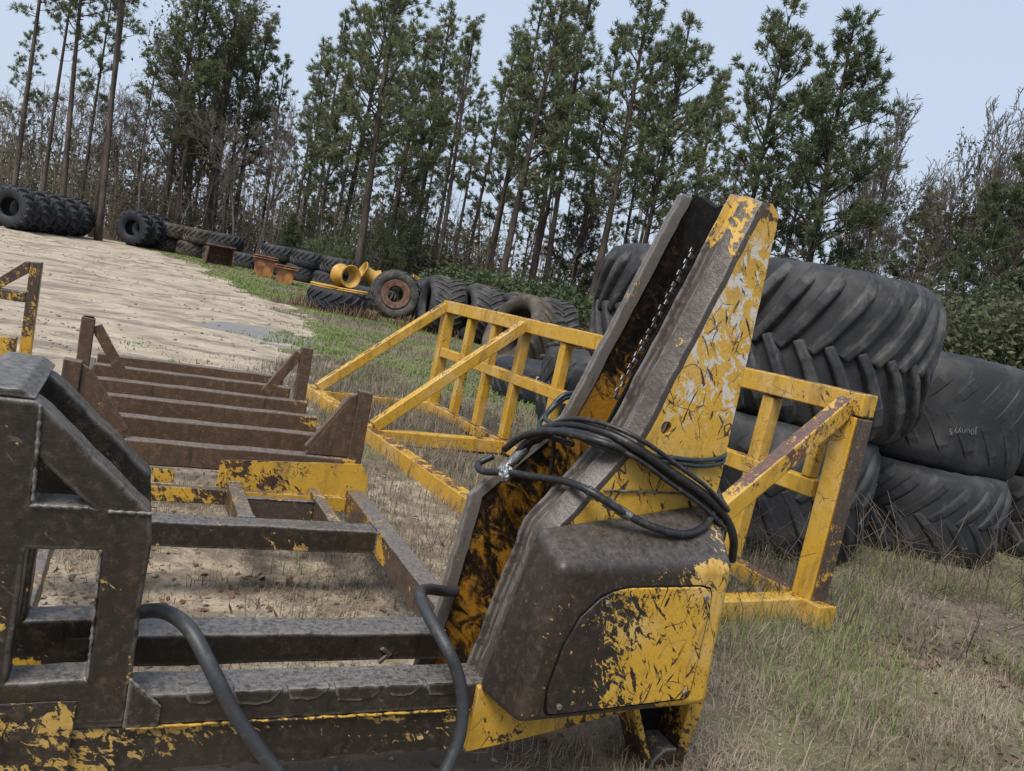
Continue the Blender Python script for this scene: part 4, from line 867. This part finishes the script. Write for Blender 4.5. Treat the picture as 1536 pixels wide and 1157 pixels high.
PL = [('tall2', 18, 40, -170, 'tall pine standing behind the five tyre row, thickest bare trunk there'), ('poor1', 60, 44, -80, None), ('tall1', 92, 41, -140, None), ('slim2', 118, 46, -20, None),
      ('poor1', 140, 43, -150, None), ('tall2', 150, 39, -160, 'tall bare trunked pine just past the end of the five tyre row'), ('tall3', 262, 47, -60, None), ('slim1', 330, 52, 40, None),
      ('slim1', 432, 45, 70, 'thin pine with open tufts above the dark cedar'), ('slim2', 462, 48, 30, None), ('slim1', 490, 50, 60, None),
      ('full1', 535, 41, -40, 'broad heavy trunked pine, the largest crown in the tree line'), ('full2', 575, 46, 60, None), ('slim2', 640, 50, 50, None), ('tall3', 652, 45, 45, None), ('slim1', 690, 48, 60, None),
      ('tall1', 718, 46, 5, None), ('full2', 745, 44, -10, None), ('slim2', 790, 50, 15, None), ('tall3', 812, 47, -5, None), ('full2', 880, 45, -5, None), ('slim2', 850, 52, 60, None), ('slim1', 915, 49, 90, None),
      ('round1', 938, 44, 68, 'round topped pine beside the grey light pole'), ('slim1', 1000, 50, 120, None), ('round1', 1082, 43, 45, 'open crowned pine rising behind the saw mast top'),
      ('dense1', 1185, 40, 60, 'dense dark pine with a full bushy crown behind the lugged tyres'), ('slim1', 1140, 47, 110, None), ('dense1', 1470, 34, 205, 'dark bushy pine at the right end of the tree line'), ('slim1', 1255, 50, 170, None), ('full2', 610, 52, 40, None), ('full2', 790, 53, 60, None), ('round1', 505, 54, 20, None), ('slim2', 10, 50, 40, None), ('slim1', 195, 54, 60, None)]
PL += [(('full2', 'tall3', 'slim1', 'tall1', 'slim2')[i % 5], 445 + i * 27 + (i * 37) % 19, 58 + (i * 7) % 9, 110 + (i * 53) % 130, None) for i in range(0, 24, 2)]
PL += [('dense1', 590, 52, 270, None), ('dense1', 850, 52, 290, None), ('full2', 470, 52, 130, None), ('dense1', 1330, 48, 300, None), ('full2', 1465, 46, 260, None), ('slim1', 285, 56, 80, None), ('slim2', 385, 56, 95, None), ('full2', 238, 47, -30, None), ('tall1', 305, 49, -40, None), ('full2', 345, 53, 40, None)]
rp = random.Random(5)
ZONE = ((200, 'behind the row of five tyres'), (420, 'behind the flat tyre wall'), (550, 'past the end of the flat tyre wall'), (705, 'behind the yellow wheels'), (870, 'behind the brush heap'), (1060, 'near the grey light pole'), (3000, 'behind the stacked wide tyres'))
def zone(px): return next(t for lim, t in ZONE if px < lim)
LOOK = {'slim1': 'thin low branched pine', 'slim2': 'thin high crowned pine', 'tall1': 'tall open crowned pine', 'tall2': 'very tall high crowned pine', 'tall3': 'tall pine with a long sparse crown', 'full2': 'broad thick crowned pine', 'poor1': 'tall almost bare stemmed pine', 'round1': 'round topped pine', 'dense1': 'short dark bushy pine',
        'b1': 'leafless grey hardwood with spreading twigs', 'b2': 'small leafless hardwood', 'b3': 'upright narrow leafless hardwood', 'fine': 'feathery leafless hardwood', 'leaf_shrub': 'green leafy shrub', 'leaf_olive': 'olive leafy shrub', 'needles': 'pale needled bush', 'needles_dark': 'dark needled bush'}
for kind, px, d, ty, lab in PL:
    put_pine(kind, px, d, ty, lab or ('distant ' if d >= 56 else '') + LOOK[kind] + ' ' + zone(px), None if lab else GP, lean=(rp.uniform(-.06, .0), rp.uniform(-.02, .02)), rz=rp.uniform(0, 6.28))
# bare hardwoods and a few leafy evergreen ones
BK = {'b1': dict(seed=21, H=13, r=.13, spread=.45), 'b2': dict(seed=22, H=12, r=.10, spread=.55), 'b3': dict(seed=23, H=14, r=.12, spread=.38, upw=.6), 'oak': dict(seed=24, H=17, r=.22, spread=.6, leafy=2, fork=.15), 'oak2': dict(seed=25, H=15, r=.18, spread=.55, leafy=3, fork=.3), 'fine': dict(seed=26, H=11, r=.10, spread=.34, upw=.8, levels=4)}
GB = 'bare trees along the forest edge'
def put_bare(kind, px, d, toppx, label, group=None, lean=None):
    hor = 451 + (px - 768) * .1944; p = at(px, hor + 8, d); z = G(p.x, p.y) - .1; k = BK[kind]
    sc = ((hor - toppx) / math.cos(CROLL) * d / CF + CH - z) / k['H']
    return bare(kind, (p.x, p.y, z), label, group, rp.uniform(0, 6.28), sc, lean or (rp.uniform(-.05, .02), rp.uniform(-.03, .03)), name='oak_tree' if 'oak' in kind else 'bare_tree', **k)
for kind, px, d, ty, lab in [('oak', 283, 50, 5, 'spreading leafy hardwood forking low beside the tyre wall'), ('oak2', 255, 49, 100, 'dark stemmed hardwood with wide crooked limbs near the three tyre group'), ('oak', 312, 52, -60, 'thick trunked tall hardwood behind the tan end of the tyre wall'),
                             ('b1', 205, 44, 90, None), ('b2', 232, 48, 130, None), ('b2', 350, 44, 150, None), ('b1', 385, 46, 140, None), ('b3', 405, 50, 150, None), ('b2', 170, 50, 100, None), ('b1', 75, 48, 90, None), ('b2', 40, 50, 120, None), ('b2', 108, 52, 110, None),
                             ('b3', 600, 50, 230, None), ('b2', 830, 50, 200, None), ('b2', 960, 50, 220, None), ('b1', 1030, 48, 230, None),
                             ('fine', 1262, 43, 128, 'slim bare tree with fine upright twigs beside the dense dark pine'), ('fine', 1325, 41, 140, 'tall bare tree with feathery twigs standing clear against the sky'), ('fine', 1408, 39, 138, 'bare tree leaning, feathery top, over the leafy thicket'),
                             ('b3', 1345, 45, 235, None), ('oak2', 1425, 40, 215, 'half leafy hardwood rising from the right thicket'), ('b2', 1290, 47, 230, None), ('b3', 1480, 42, 215, None), ('fine', 1372, 47, 185, None), ('fine', 1230, 50, 220, None)]:
    put_bare(kind, px, d, ty, lab or LOOK[kind] + ' ' + zone(px), None if lab else GB)
# shrubs: small evergreen conifer and rounded bushes
def bush(loc, rx, rz_, label, mat, n=260, seed=0, name='shrub', cone=False, sz=.11, group=None, needle=False, per=14):
    rs = np.random.RandomState(seed); u = norm(rs.normal(0, 1, (n, 3))) * rs.uniform(.25, 1, (n, 1)) ** .5
    if cone: hh = rs.uniform(0, 1, n) ** 1.3; a = rs.uniform(0, 6.28, n); rr = (1 - hh) * np.sqrt(rs.uniform(.1, 1, n)) * (1 + .35 * np.sin(a * 3 + seed)); c = np.stack([rr * np.cos(a) * rx, rr * np.sin(a) * rx, .12 * rz_ + hh * rz_ * .88], 1)
    else: c = u * np.array([rx, rx, rz_ * .5]) * (1 + .3 * np.sin(u[:, :1] * 5 + seed) * np.cos(u[:, 2:] * 4 + seed)) + np.array([0, 0, rz_ * .52])
    r_ = empty(name, loc, 0, label, 'shrub', group)
    if needle: v, f = tufts(c, norm(c - np.array([0, 0, rz_ * .3])), rs, per + 4, sz * 2.6, .04, .8)
    else: v, f = leaves(c, rs, per, .17, sz)
    meshobj('foliage', v, f, M[mat], r_)
    b = np.zeros((24, 3)); b[:, :2] = rs.normal(0, .1, (24, 2)); e = c[rs.randint(0, n, 24)]
    mid_ = b * .4 + e * .6 + rs.normal(0, .1, b.shape); v, f = seg_tubes(np.r_[b, mid_], np.r_[mid_, e], np.r_[np.full(24, .03), np.full(24, .018)], np.r_[np.full(24, .018), np.full(24, .006)], 4)
    meshobj('stems', v, f, M['bare_bark'], r_); return r_
def put_bush(px, py, d, rx, h, label, mat, **k):
    p = at(px, py, d); return bush((p.x, p.y, G(p.x, p.y) - .05), rx, h, label, mat, **k)
put_bush(432, 375, 42, 1.15, 3.3, 'small dark green cedar in front of the tyre wall', 'needles_dark', n=420, seed=1, name='cedar_tree', cone=True, sz=.09, needle=True)
put_bush(492, 390, 44, 1.9, 2.4, 'soft pale green young pine bush past the tyre wall', 'needles', n=420, seed=2, sz=.14, needle=True, name='pine_bush')
for i, (px, d, rx, h, m, nd) in enumerate([(470, 47, 2.0, 4.5, 'needles_dark', 1), (560, 44, 2.2, 4.2, 'needles', 1), (600, 46, 1.8, 5.0, 'needles_dark', 1), (690, 40, 2.0, 2.4, 'leaf_shrub', 0), (735, 38, 1.8, 2.3, 'leaf_shrub', 0), (785, 37, 2.2, 2.6, 'leaf_shrub', 0), (835, 38, 2.0, 2.4, 'leaf_shrub', 0), (870, 35, 1.6, 2.2, 'leaf_shrub', 0), (915, 38, 1.6, 2.4, 'leaf_olive', 0), (1020, 36, 2.2, 3.2, 'leaf_shrub', 0), (660, 46, 2.0, 3.4, 'leaf_olive', 0),
                                               (1180, 30, 2.4, 4.6, 'needles_dark', 1), (1260, 31, 2.4, 4.4, 'leaf_shrub', 0), (1330, 29, 2.2, 3.9, 'leaf_olive', 0), (1400, 28, 2.4, 4.6, 'leaf_olive', 0), (1470, 27, 2.4, 4.8, 'leaf_shrub', 0), (1530, 25, 2.4, 5.0, 'leaf_olive', 0), (1450, 33, 2.6, 6.6, 'needles_dark', 1), (1590, 26, 2.4, 5.6, 'leaf_shrub', 0), (1540, 33, 2.6, 7.2, 'leaf_olive', 0), (1380, 36, 2.4, 5.5, 'leaf_olive', 0), (1290, 36, 2.2, 5.0, 'leaf_shrub', 0), (1110, 36, 2.2, 3.4, 'leaf_shrub', 0)]):
    hor = 451 + (px - 768) * .1944; p = at(px, hor, d)
    lab = ('very tall ' if h > 5.8 else 'tall ' if h > 4.55 else 'low ' if h < 2.5 else '') + LOOK[m] + ' ' + zone(px); grp = 'thicket behind the stacked tyres' if px > 1000 else 'shrubs under the pines'
    bush((p.x, p.y, G(p.x, p.y) - .1), rx, h, lab, m, n=300 if d > 33 else 460, seed=40 + i, needle=bool(nd), sz=.12 if d > 33 else .09, group=grp, per=14)
# the tangled undergrowth and the wood behind, one mass
def thicket(name, n, xr, yr, hr, seed, label, leafs, leafm, stem=(.02, .05), nbr=8, lsz=.12):
    rs = np.random.RandomState(seed); x = rs.uniform(*xr, n); y = rs.uniform(*yr, n); z = gz(x, y) - .1; h = rs.uniform(*hr, n) * (.6 + .8 * vnoise(x * .15, y * .15, 8))
    B = np.stack([x, y, z], 1); tip = B + np.stack([rs.normal(0, .10, n) * h, rs.normal(0, .10, n) * h, h], 1); mid_ = (B + tip) / 2 + rs.normal(0, .06, (n, 3)) * h[:, None]
    r = rs.uniform(*stem, n); P0 = [B, mid_]; P1 = [mid_, tip]; r0 = [r, r * .75]; r1 = [r * .75, r * .25]
    e_all = []
    for k in range(nbr):
        s_ = rs.uniform(.25, .95, (n, 1)); b = np.where(s_ < .5, B + (mid_ - B) * s_ * 2, mid_ + (tip - mid_) * (s_ * 2 - 1)); L = h[:, None] * rs.uniform(.12, .34, (n, 1)) * (1.15 - s_ * .6)
        d = norm(np.concatenate([rs.normal(0, 1, (n, 2)), rs.uniform(.3, 1.3, (n, 1))], 1)); e = b + d * L; P0.append(b); P1.append(e); r0.append(r * .4); r1.append(r * .15)
        for _ in range(2):
            d2 = norm(d + rs.normal(0, .6, (n, 3))); b2 = b + (e - b) * rs.uniform(.3, .9, (n, 1)); P0.append(b2); P1.append(b2 + d2 * L * .5); r0.append(r * .22); r1.append(r * .1)
        e_all.append(e)
    v, f = seg_tubes(np.concatenate(P0), np.concatenate(P1), np.maximum(np.concatenate(r0), .008), np.maximum(np.concatenate(r1), .006), 3)
    root = meshobj(name, v, f, M['twig']); tag(root, label, kind='stuff')
    E_ = np.concatenate(e_all); E_ = E_[rs.uniform(0, 1, len(E_)) < leafs]
    if len(E_):
        v, f = leaves(E_, rs, 9, .28, lsz); lo = meshobj(name + '_leaves', v, f, M[leafm], root); lo['kind'] = 'stuff'
    return root
thicket('undergrowth', 420, (-42, -3), (45, 60), (2.5, 7.5), 51, 'tangled grey brown undergrowth filling the left wood', .22, 'leaf_olive')
thicket('undergrowth', 260, (-40, -2), (46, 58), (2, 5), 52, 'dry brown leafed brush under the left wood', .5, 'leaf_brown')
thicket('undergrowth', 150, (-3, 24), (42, 56), (2, 5.5), 53, 'thin grey brush under the middle pines', .18, 'leaf_olive')
thicket('undergrowth', 170, (12, 34), (32, 48), (3, 8), 54, 'grey twigs rising through the right thicket', .25, 'leaf_olive')
thicket('far_wood', 420, (-90, 10), (66, 105), (5, 10), 55, 'distant wood closing off the left side of the yard', .55, 'leaf_olive', stem=(.06, .14), nbr=6, lsz=.26)
thicket('far_wood', 150, (5, 75), (75, 110), (4, 9), 56, 'distant low wood behind the middle and right trees', .5, 'leaf_olive', stem=(.05, .12), nbr=6, lsz=.24)
# the brush heap behind the standing tyres
rs = np.random.RandomState(61); n = 2600; x = rs.uniform(-3.5, 6.5, n); y = 29.5 + rs.normal(0, 1.0, n) - .25 * x; z = gz(x, y) + rs.uniform(0, 1, n) ** 1.2 * 1.25 * (.65 + .6 * vnoise(x * .6, y * 0, 3))
d = norm(np.stack([rs.normal(0, 1, n), rs.normal(0, 1, n), rs.normal(0, .35, n)], 1)); L = rs.uniform(.2, .8, (n, 1)); c = np.stack([x, y, z], 1)
v, f = seg_tubes(c - d * L, c + d * L, rs.uniform(.008, .03, n), rs.uniform(.004, .012, n), 3)
bh = meshobj('brush_heap', v, f, M['litter']); tag(bh, 'low heap of dry brown brush and twigs behind the standing tyres', kind='stuff')

# ------------------------------------------------------------------ grass, litter, stones
def blades(name, x, y, h, w_, mat, seed, label, lay=.5, z0=None):
    rs = np.random.RandomState(seed); n = len(x); z = gz(x, y) - .01
    a = rs.uniform(0, 2 * PI, n); dr = np.stack([np.cos(a), np.sin(a), np.zeros(n)], 1); sd = np.stack([-np.sin(a + rs.normal(0, .5, n)), np.cos(a), np.zeros(n)], 1)
    B = np.stack([x, y, z], 1); h = h[:, None]; l_ = rs.uniform(.1, 1.0, (n, 1)) * lay; w_ = (w_ * rs.uniform(.6, 1.3, n))[:, None]
    m1 = B + np.array([0, 0, 1.]) * h * .6 * np.sqrt(np.clip(1 - l_ * .6, .05, 1)) + dr * h * l_ * .5; tp = m1 + np.array([0, 0, 1.]) * h * (.45 - .6 * l_) + dr * h * l_ * .75
    tp[:, 2] = np.maximum(tp[:, 2], z + .006); v = np.stack([B - sd * w_, B + sd * w_, m1 + sd * w_ * .7, m1 - sd * w_ * .7, tp], 1).reshape(-1, 3)
    b = (np.arange(n) * 5)[:, None]; f = np.concatenate([b + np.array([[0, 1, 2]]), b + np.array([[0, 2, 3]]), b + np.array([[3, 2, 4]])], 0)
    o = meshobj(name, v, f, M[mat]); return tag(o, label, kind='stuff')
def scatter(n, xr, yr, dens, seed):
    rs = np.random.RandomState(seed); x = rs.uniform(*xr, n); y = rs.uniform(*yr, n); k = rs.uniform(0, 1, n) < dens(x, y); return x[k], y[k]
clump = lambda s_, sc, a, b: (lambda x, y: sm(a, b, vnoise(x * sc, y * sc, s_)))
off_frame = lambda x, y: 1 - sm(2.3, 1.5, np.hypot((x + .9), (y - 3.9) * .72))
rs = np.random.RandomState(70)
def patch(name, n, xr, yr, dens, hr, w_, mat, seed, label, lay):
    x, y = scatter(n, xr, yr, dens, seed); r_ = np.random.RandomState(seed + 1); return blades(name, x, y, r_.uniform(*hr, len(x)) * (.6 + .8 * vnoise(x * 1.3, y * 1.3, seed)), np.full(len(x), w_), mat, seed + 2, label, lay)
rightd = lambda x, y: sm(.5, 1.2, x - .12 * y + .25 * (vnoise(x * 2, y * 2, 3))) * (.10 + .90 * sm(.36, .62, vnoise(x * 1.1, y * 1.1, 12))) * (1 - .85 * sm(3.4, 2.6, y))
patch('dry_grass', 30000, (.3, 7), (2.4, 8.2), rightd, (.06, .22), .0022, 'straw', 101, 'long dry straw coloured grass beside the gate and wide tyres', 1.0)
patch('dry_grass', 26000, (.3, 6.5), (2.3, 8), lambda x, y: rightd(x, y) * .9, (.05, .2), .0022, 'straw_grey', 104, 'greyish matted dead grass around the gate end', 1.0)
patch('green_grass', 15000, (1.0, 6.5), (3.4, 8), lambda x, y: rightd(x, y) * sm(.40, .58, vnoise(x * .9 + 3, y * .9, 15)), (.06, .24), .0026, 'grass_green', 107, 'green grass sprouting through the dead grass by the wide tyres', .8)
patch('dry_grass', 80000, (.0, 3.8), (2.0, 4.6), lambda x, y: .8 * sm(.45, 1.1, x) * sm(.42, .62, vnoise(x * 3, y * 3, 22)) + .1 * sm(.3, .8, x), (.03, .10), .0020, 'straw', 110, 'short flattened straw on the ground beside the skid foot', 1.1)
gated = lambda x, y: sm(.9, .2, np.abs((x - 2.058) * .861 + (y - 4.892) * .508 + .75) / 2.3) * sm(-.3, .6, x + .49 * y - 1.4) * (.35 + .65 * sm(.35, .6, vnoise(x * 1.5, y * 1.5, 30)))
patch('dry_grass', 60000, (-3.5, 3.5), (4.5, 14), gated, (.07, .26), .0032, 'straw_grey', 120, 'brown grey dead grass growing through the yellow gate', .9)
patch('dry_grass', 26000, (-3, 3.5), (5, 14), lambda x, y: gated(x, y) * .7, (.06, .26), .0032, 'straw', 123, 'straw stems standing around the yellow gate sills', .8)
inn_d = lambda x, y: sm(2.6, 1.2, np.hypot(x + .8, (y - 4.0) * .7)) * (.12 + .88 * sm(.42, .62, vnoise(x * 2.2, y * 2.2, 33)))
patch('dry_grass', 60000, (-3, 1), (2.6, 6.5), inn_d, (.02, .11), .0020, 'straw', 130, 'thin dry grass tufts inside the slasher frame', 1.0)
patch('dry_grass', 16000, (-3, 1), (2.8, 7.0), lambda x, y: .8 * inn_d(x + .3, y), (.03, .12), .0020, 'straw_grey', 133, 'grey dead grass lying inside the slasher frame', 1.1)
patch('green_grass', 9000, (-3, 1), (2.8, 7.5), lambda x, y: sm(.66, .78, vnoise(x * 2.0 + 9, y * 2.0, 36)), (.03, .10), .0026, 'grass_green', 136, 'small green tufts inside the slasher frame', .7)
lawn = lambda x, y: (1 - sandmask(x, y)) * sm(.22, .45, vnoise(x * .45, y * .45, 41)) * (.5 + .5 * sm(.3, .6, vnoise(x * 1.7, y * 1.7, 44)))
patch('green_grass', 110000, (-14, 4), (11, 32), lawn, (.04, .11), .012, 'grass_green', 140, 'short green grass along the edge of the sandy yard', .8)
patch('green_grass', 30000, (-34, -6), (28, 46), lambda x, y: lawn(x, y), (.05, .14), .022, 'grass_green', 143, 'green grass strip running along the tyre wall', .8)
patch('dry_grass', 36000, (-12, 5), (10, 31), lambda x, y: (1 - sandmask(x, y)) * sm(.5, .3, vnoise(x * .45, y * .45, 41)), (.05, .2), .009, 'straw_grey', 146, 'brown grass between the green patches near the standing tyres', .8)
patch('dry_grass', 7000, (-9, 0), (24, 28.5), lambda x, y: sm(.4, .6, vnoise(x * .9, y * .9, 47)) * (1 - sandmask(x, y)), (.2, .55), .012, 'litter', 149, 'tall brown weeds around the flat and standing tyres', .6)
patch('green_grass', 6000, (-9, -2), (7, 20), lambda x, y: sm(.70, .80, vnoise(x * .8 + 4, y * .8, 50)), (.03, .08), .008, 'grass_green', 152, 'stray green tufts on the sandy yard', .8)
# tall stray weed stalks by the wide tyres
rs = np.random.RandomState(160); n = 260; x = rs.uniform(1.2, 6, n); y = rs.uniform(4.6, 7.2, n); z = gz(x, y); h = rs.uniform(.3, .95, n)
B = np.stack([x, y, z], 1); P0 = [B]; cur = B; P1 = []; dd = norm(np.stack([rs.normal(0, .5, n), rs.normal(0, .5, n), np.ones(n)], 1)); seq = []
for k in range(4): dd = norm(dd + rs.normal(0, .22, (n, 3)) - np.array([0, 0, .12])); nx_ = cur + dd * h[:, None] / 4; seq.append((cur, nx_)); cur = nx_
for k in range(3):
    b = seq[k + 1][0]; seq.append((b, b + norm(rs.normal(0, 1, (n, 3)) + np.array([0, 0, .5])) * h[:, None] * .22))
v, f = seg_tubes(np.concatenate([a for a, b in seq]), np.concatenate([b for a, b in seq]), np.full(n * 7, .0028), np.full(n * 7, .002), 3)
tag(meshobj('weed_stalks', v, f, M['straw_grey']), 'dry weed stalks standing in front of the wide tyres', kind='stuff')
# gravel and chips
def pebbles(n, xr, yr, sr, seed, mat, label, dens):
    x, y = scatter(n, xr, yr, dens, seed); rs = np.random.RandomState(seed); n = len(x); s_ = rs.uniform(0, 1, (n, 1, 1)) ** 2 * (sr[1] - sr[0]) + sr[0]
    o = np.array([[1, 0, 0], [-1, 0, 0], [0, 1, 0], [0, -1, 0], [0, 0, .6], [0, 0, -.6]], float)[None] * s_ * rs.uniform(.6, 1.3, (n, 6, 3)) 
    a = rs.uniform(0, 6.28, n); ca_, sa_ = np.cos(a)[:, None], np.sin(a)[:, None]; ox = o[:, :, 0] * ca_ - o[:, :, 1] * sa_; oy = o[:, :, 0] * sa_ + o[:, :, 1] * ca_
    v = np.stack([x[:, None] + ox, y[:, None] + oy, gz(x, y)[:, None] + o[:, :, 2] + s_[:, :, 0] * .2], 2).reshape(-1, 3)
    t = np.array([[0, 2, 4], [2, 1, 4], [1, 3, 4], [3, 0, 4], [2, 0, 5], [1, 2, 5], [3, 1, 5], [0, 3, 5]]); f = (t[None] + (np.arange(n) * 6)[:, None, None]).reshape(-1, 3)
    tag(meshobj('gravel', v, f, M[mat]), label, kind='stuff')
M['clod'] = rustmat('clod', (.13, .105, .08), (.30, .25, .20), 9, .95)
M['stone'] = rustmat('stone', (.13, .12, .11), (.32, .29, .25), 9, .85)
pebbles(5000, (-3.2, 4), (2.0, 7), (.003, .022), 201, 'stone', 'loose gravel strewn around the slasher frame', lambda x, y: .15 + .85 * sm(.45, .65, vnoise(x * 1.6, y * 1.6, 60)))
pebbles(900, (-8, 1), (6, 14), (.008, .035), 204, 'stone', 'scattered stones on the sandy yard', lambda x, y: .2 + .8 * sm(.5, .7, vnoise(x, y, 61)))
pebbles(5200, (-22, -1), (6.5, 32), (.008, .045), 207, 'clod', 'dirt clods and crumbs strewn over the sandy yard', lambda x, y: sandmask(x, y) * (.08 + .92 * sm(.5, .66, vnoise(x * .5 + y * .2, y * 1.3 + x * .45, 63))))
def litter(n, xr, yr, dens, seed, sz, label):
    x, y = scatter(n, xr, yr, dens, seed); rs = np.random.RandomState(seed); n = len(x); c = np.stack([x, y, gz(x, y) + rs.uniform(.004, .03, n)], 1)
    a = norm(np.stack([rs.normal(0, 1, n), rs.normal(0, 1, n), rs.normal(0, .3, n)], 1)); b = norm(np.cross(a, np.array([0, 0, 1.]) + rs.normal(0, .3, (n, 3)))); s_ = sz * rs.uniform(.5, 1.4, (n, 1))
    v = np.stack([c - a * s_, c + b * s_ * .5, c + a * s_, c - b * s_ * .5], 1).reshape(-1, 3); tag(meshobj('leaf_litter', v, np.arange(len(v)).reshape(-1, 4), M['litter']), label, kind='stuff')
litter(5000, (-3, 4.5), (2.2, 7), lambda x, y: sm(.45, .7, vnoise(x * 1.9, y * 1.9, 65)), 210, .022, 'brown fallen leaves caught in the dead grass around the slasher and gate')
litter(2600, (.8, 4), (2.3, 5), lambda x, y: sm(.5, .7, vnoise(x * 1.3, y * 1.3, 66)), 213, .026, 'brown leaves lying on the flattened straw by the skid foot')
# broad-leaved weeds among the dead grass
rs = np.random.RandomState(301); x, y = scatter(900, (1.6, 6), (4.6, 7.4), lambda x, y: sm(.48, .66, vnoise(x * 1.4, y * 1.4, 71)), 302); wc = np.stack([x, y, gz(x, y) + rs.uniform(.02, .14, len(x))], 1)
v, f = leaves(wc, rs, 12, .045, .012); tag(meshobj('weeds', v, f, M['grass_green']), 'small broad leaved green weeds in the dead grass by the wide tyres', kind='stuff')
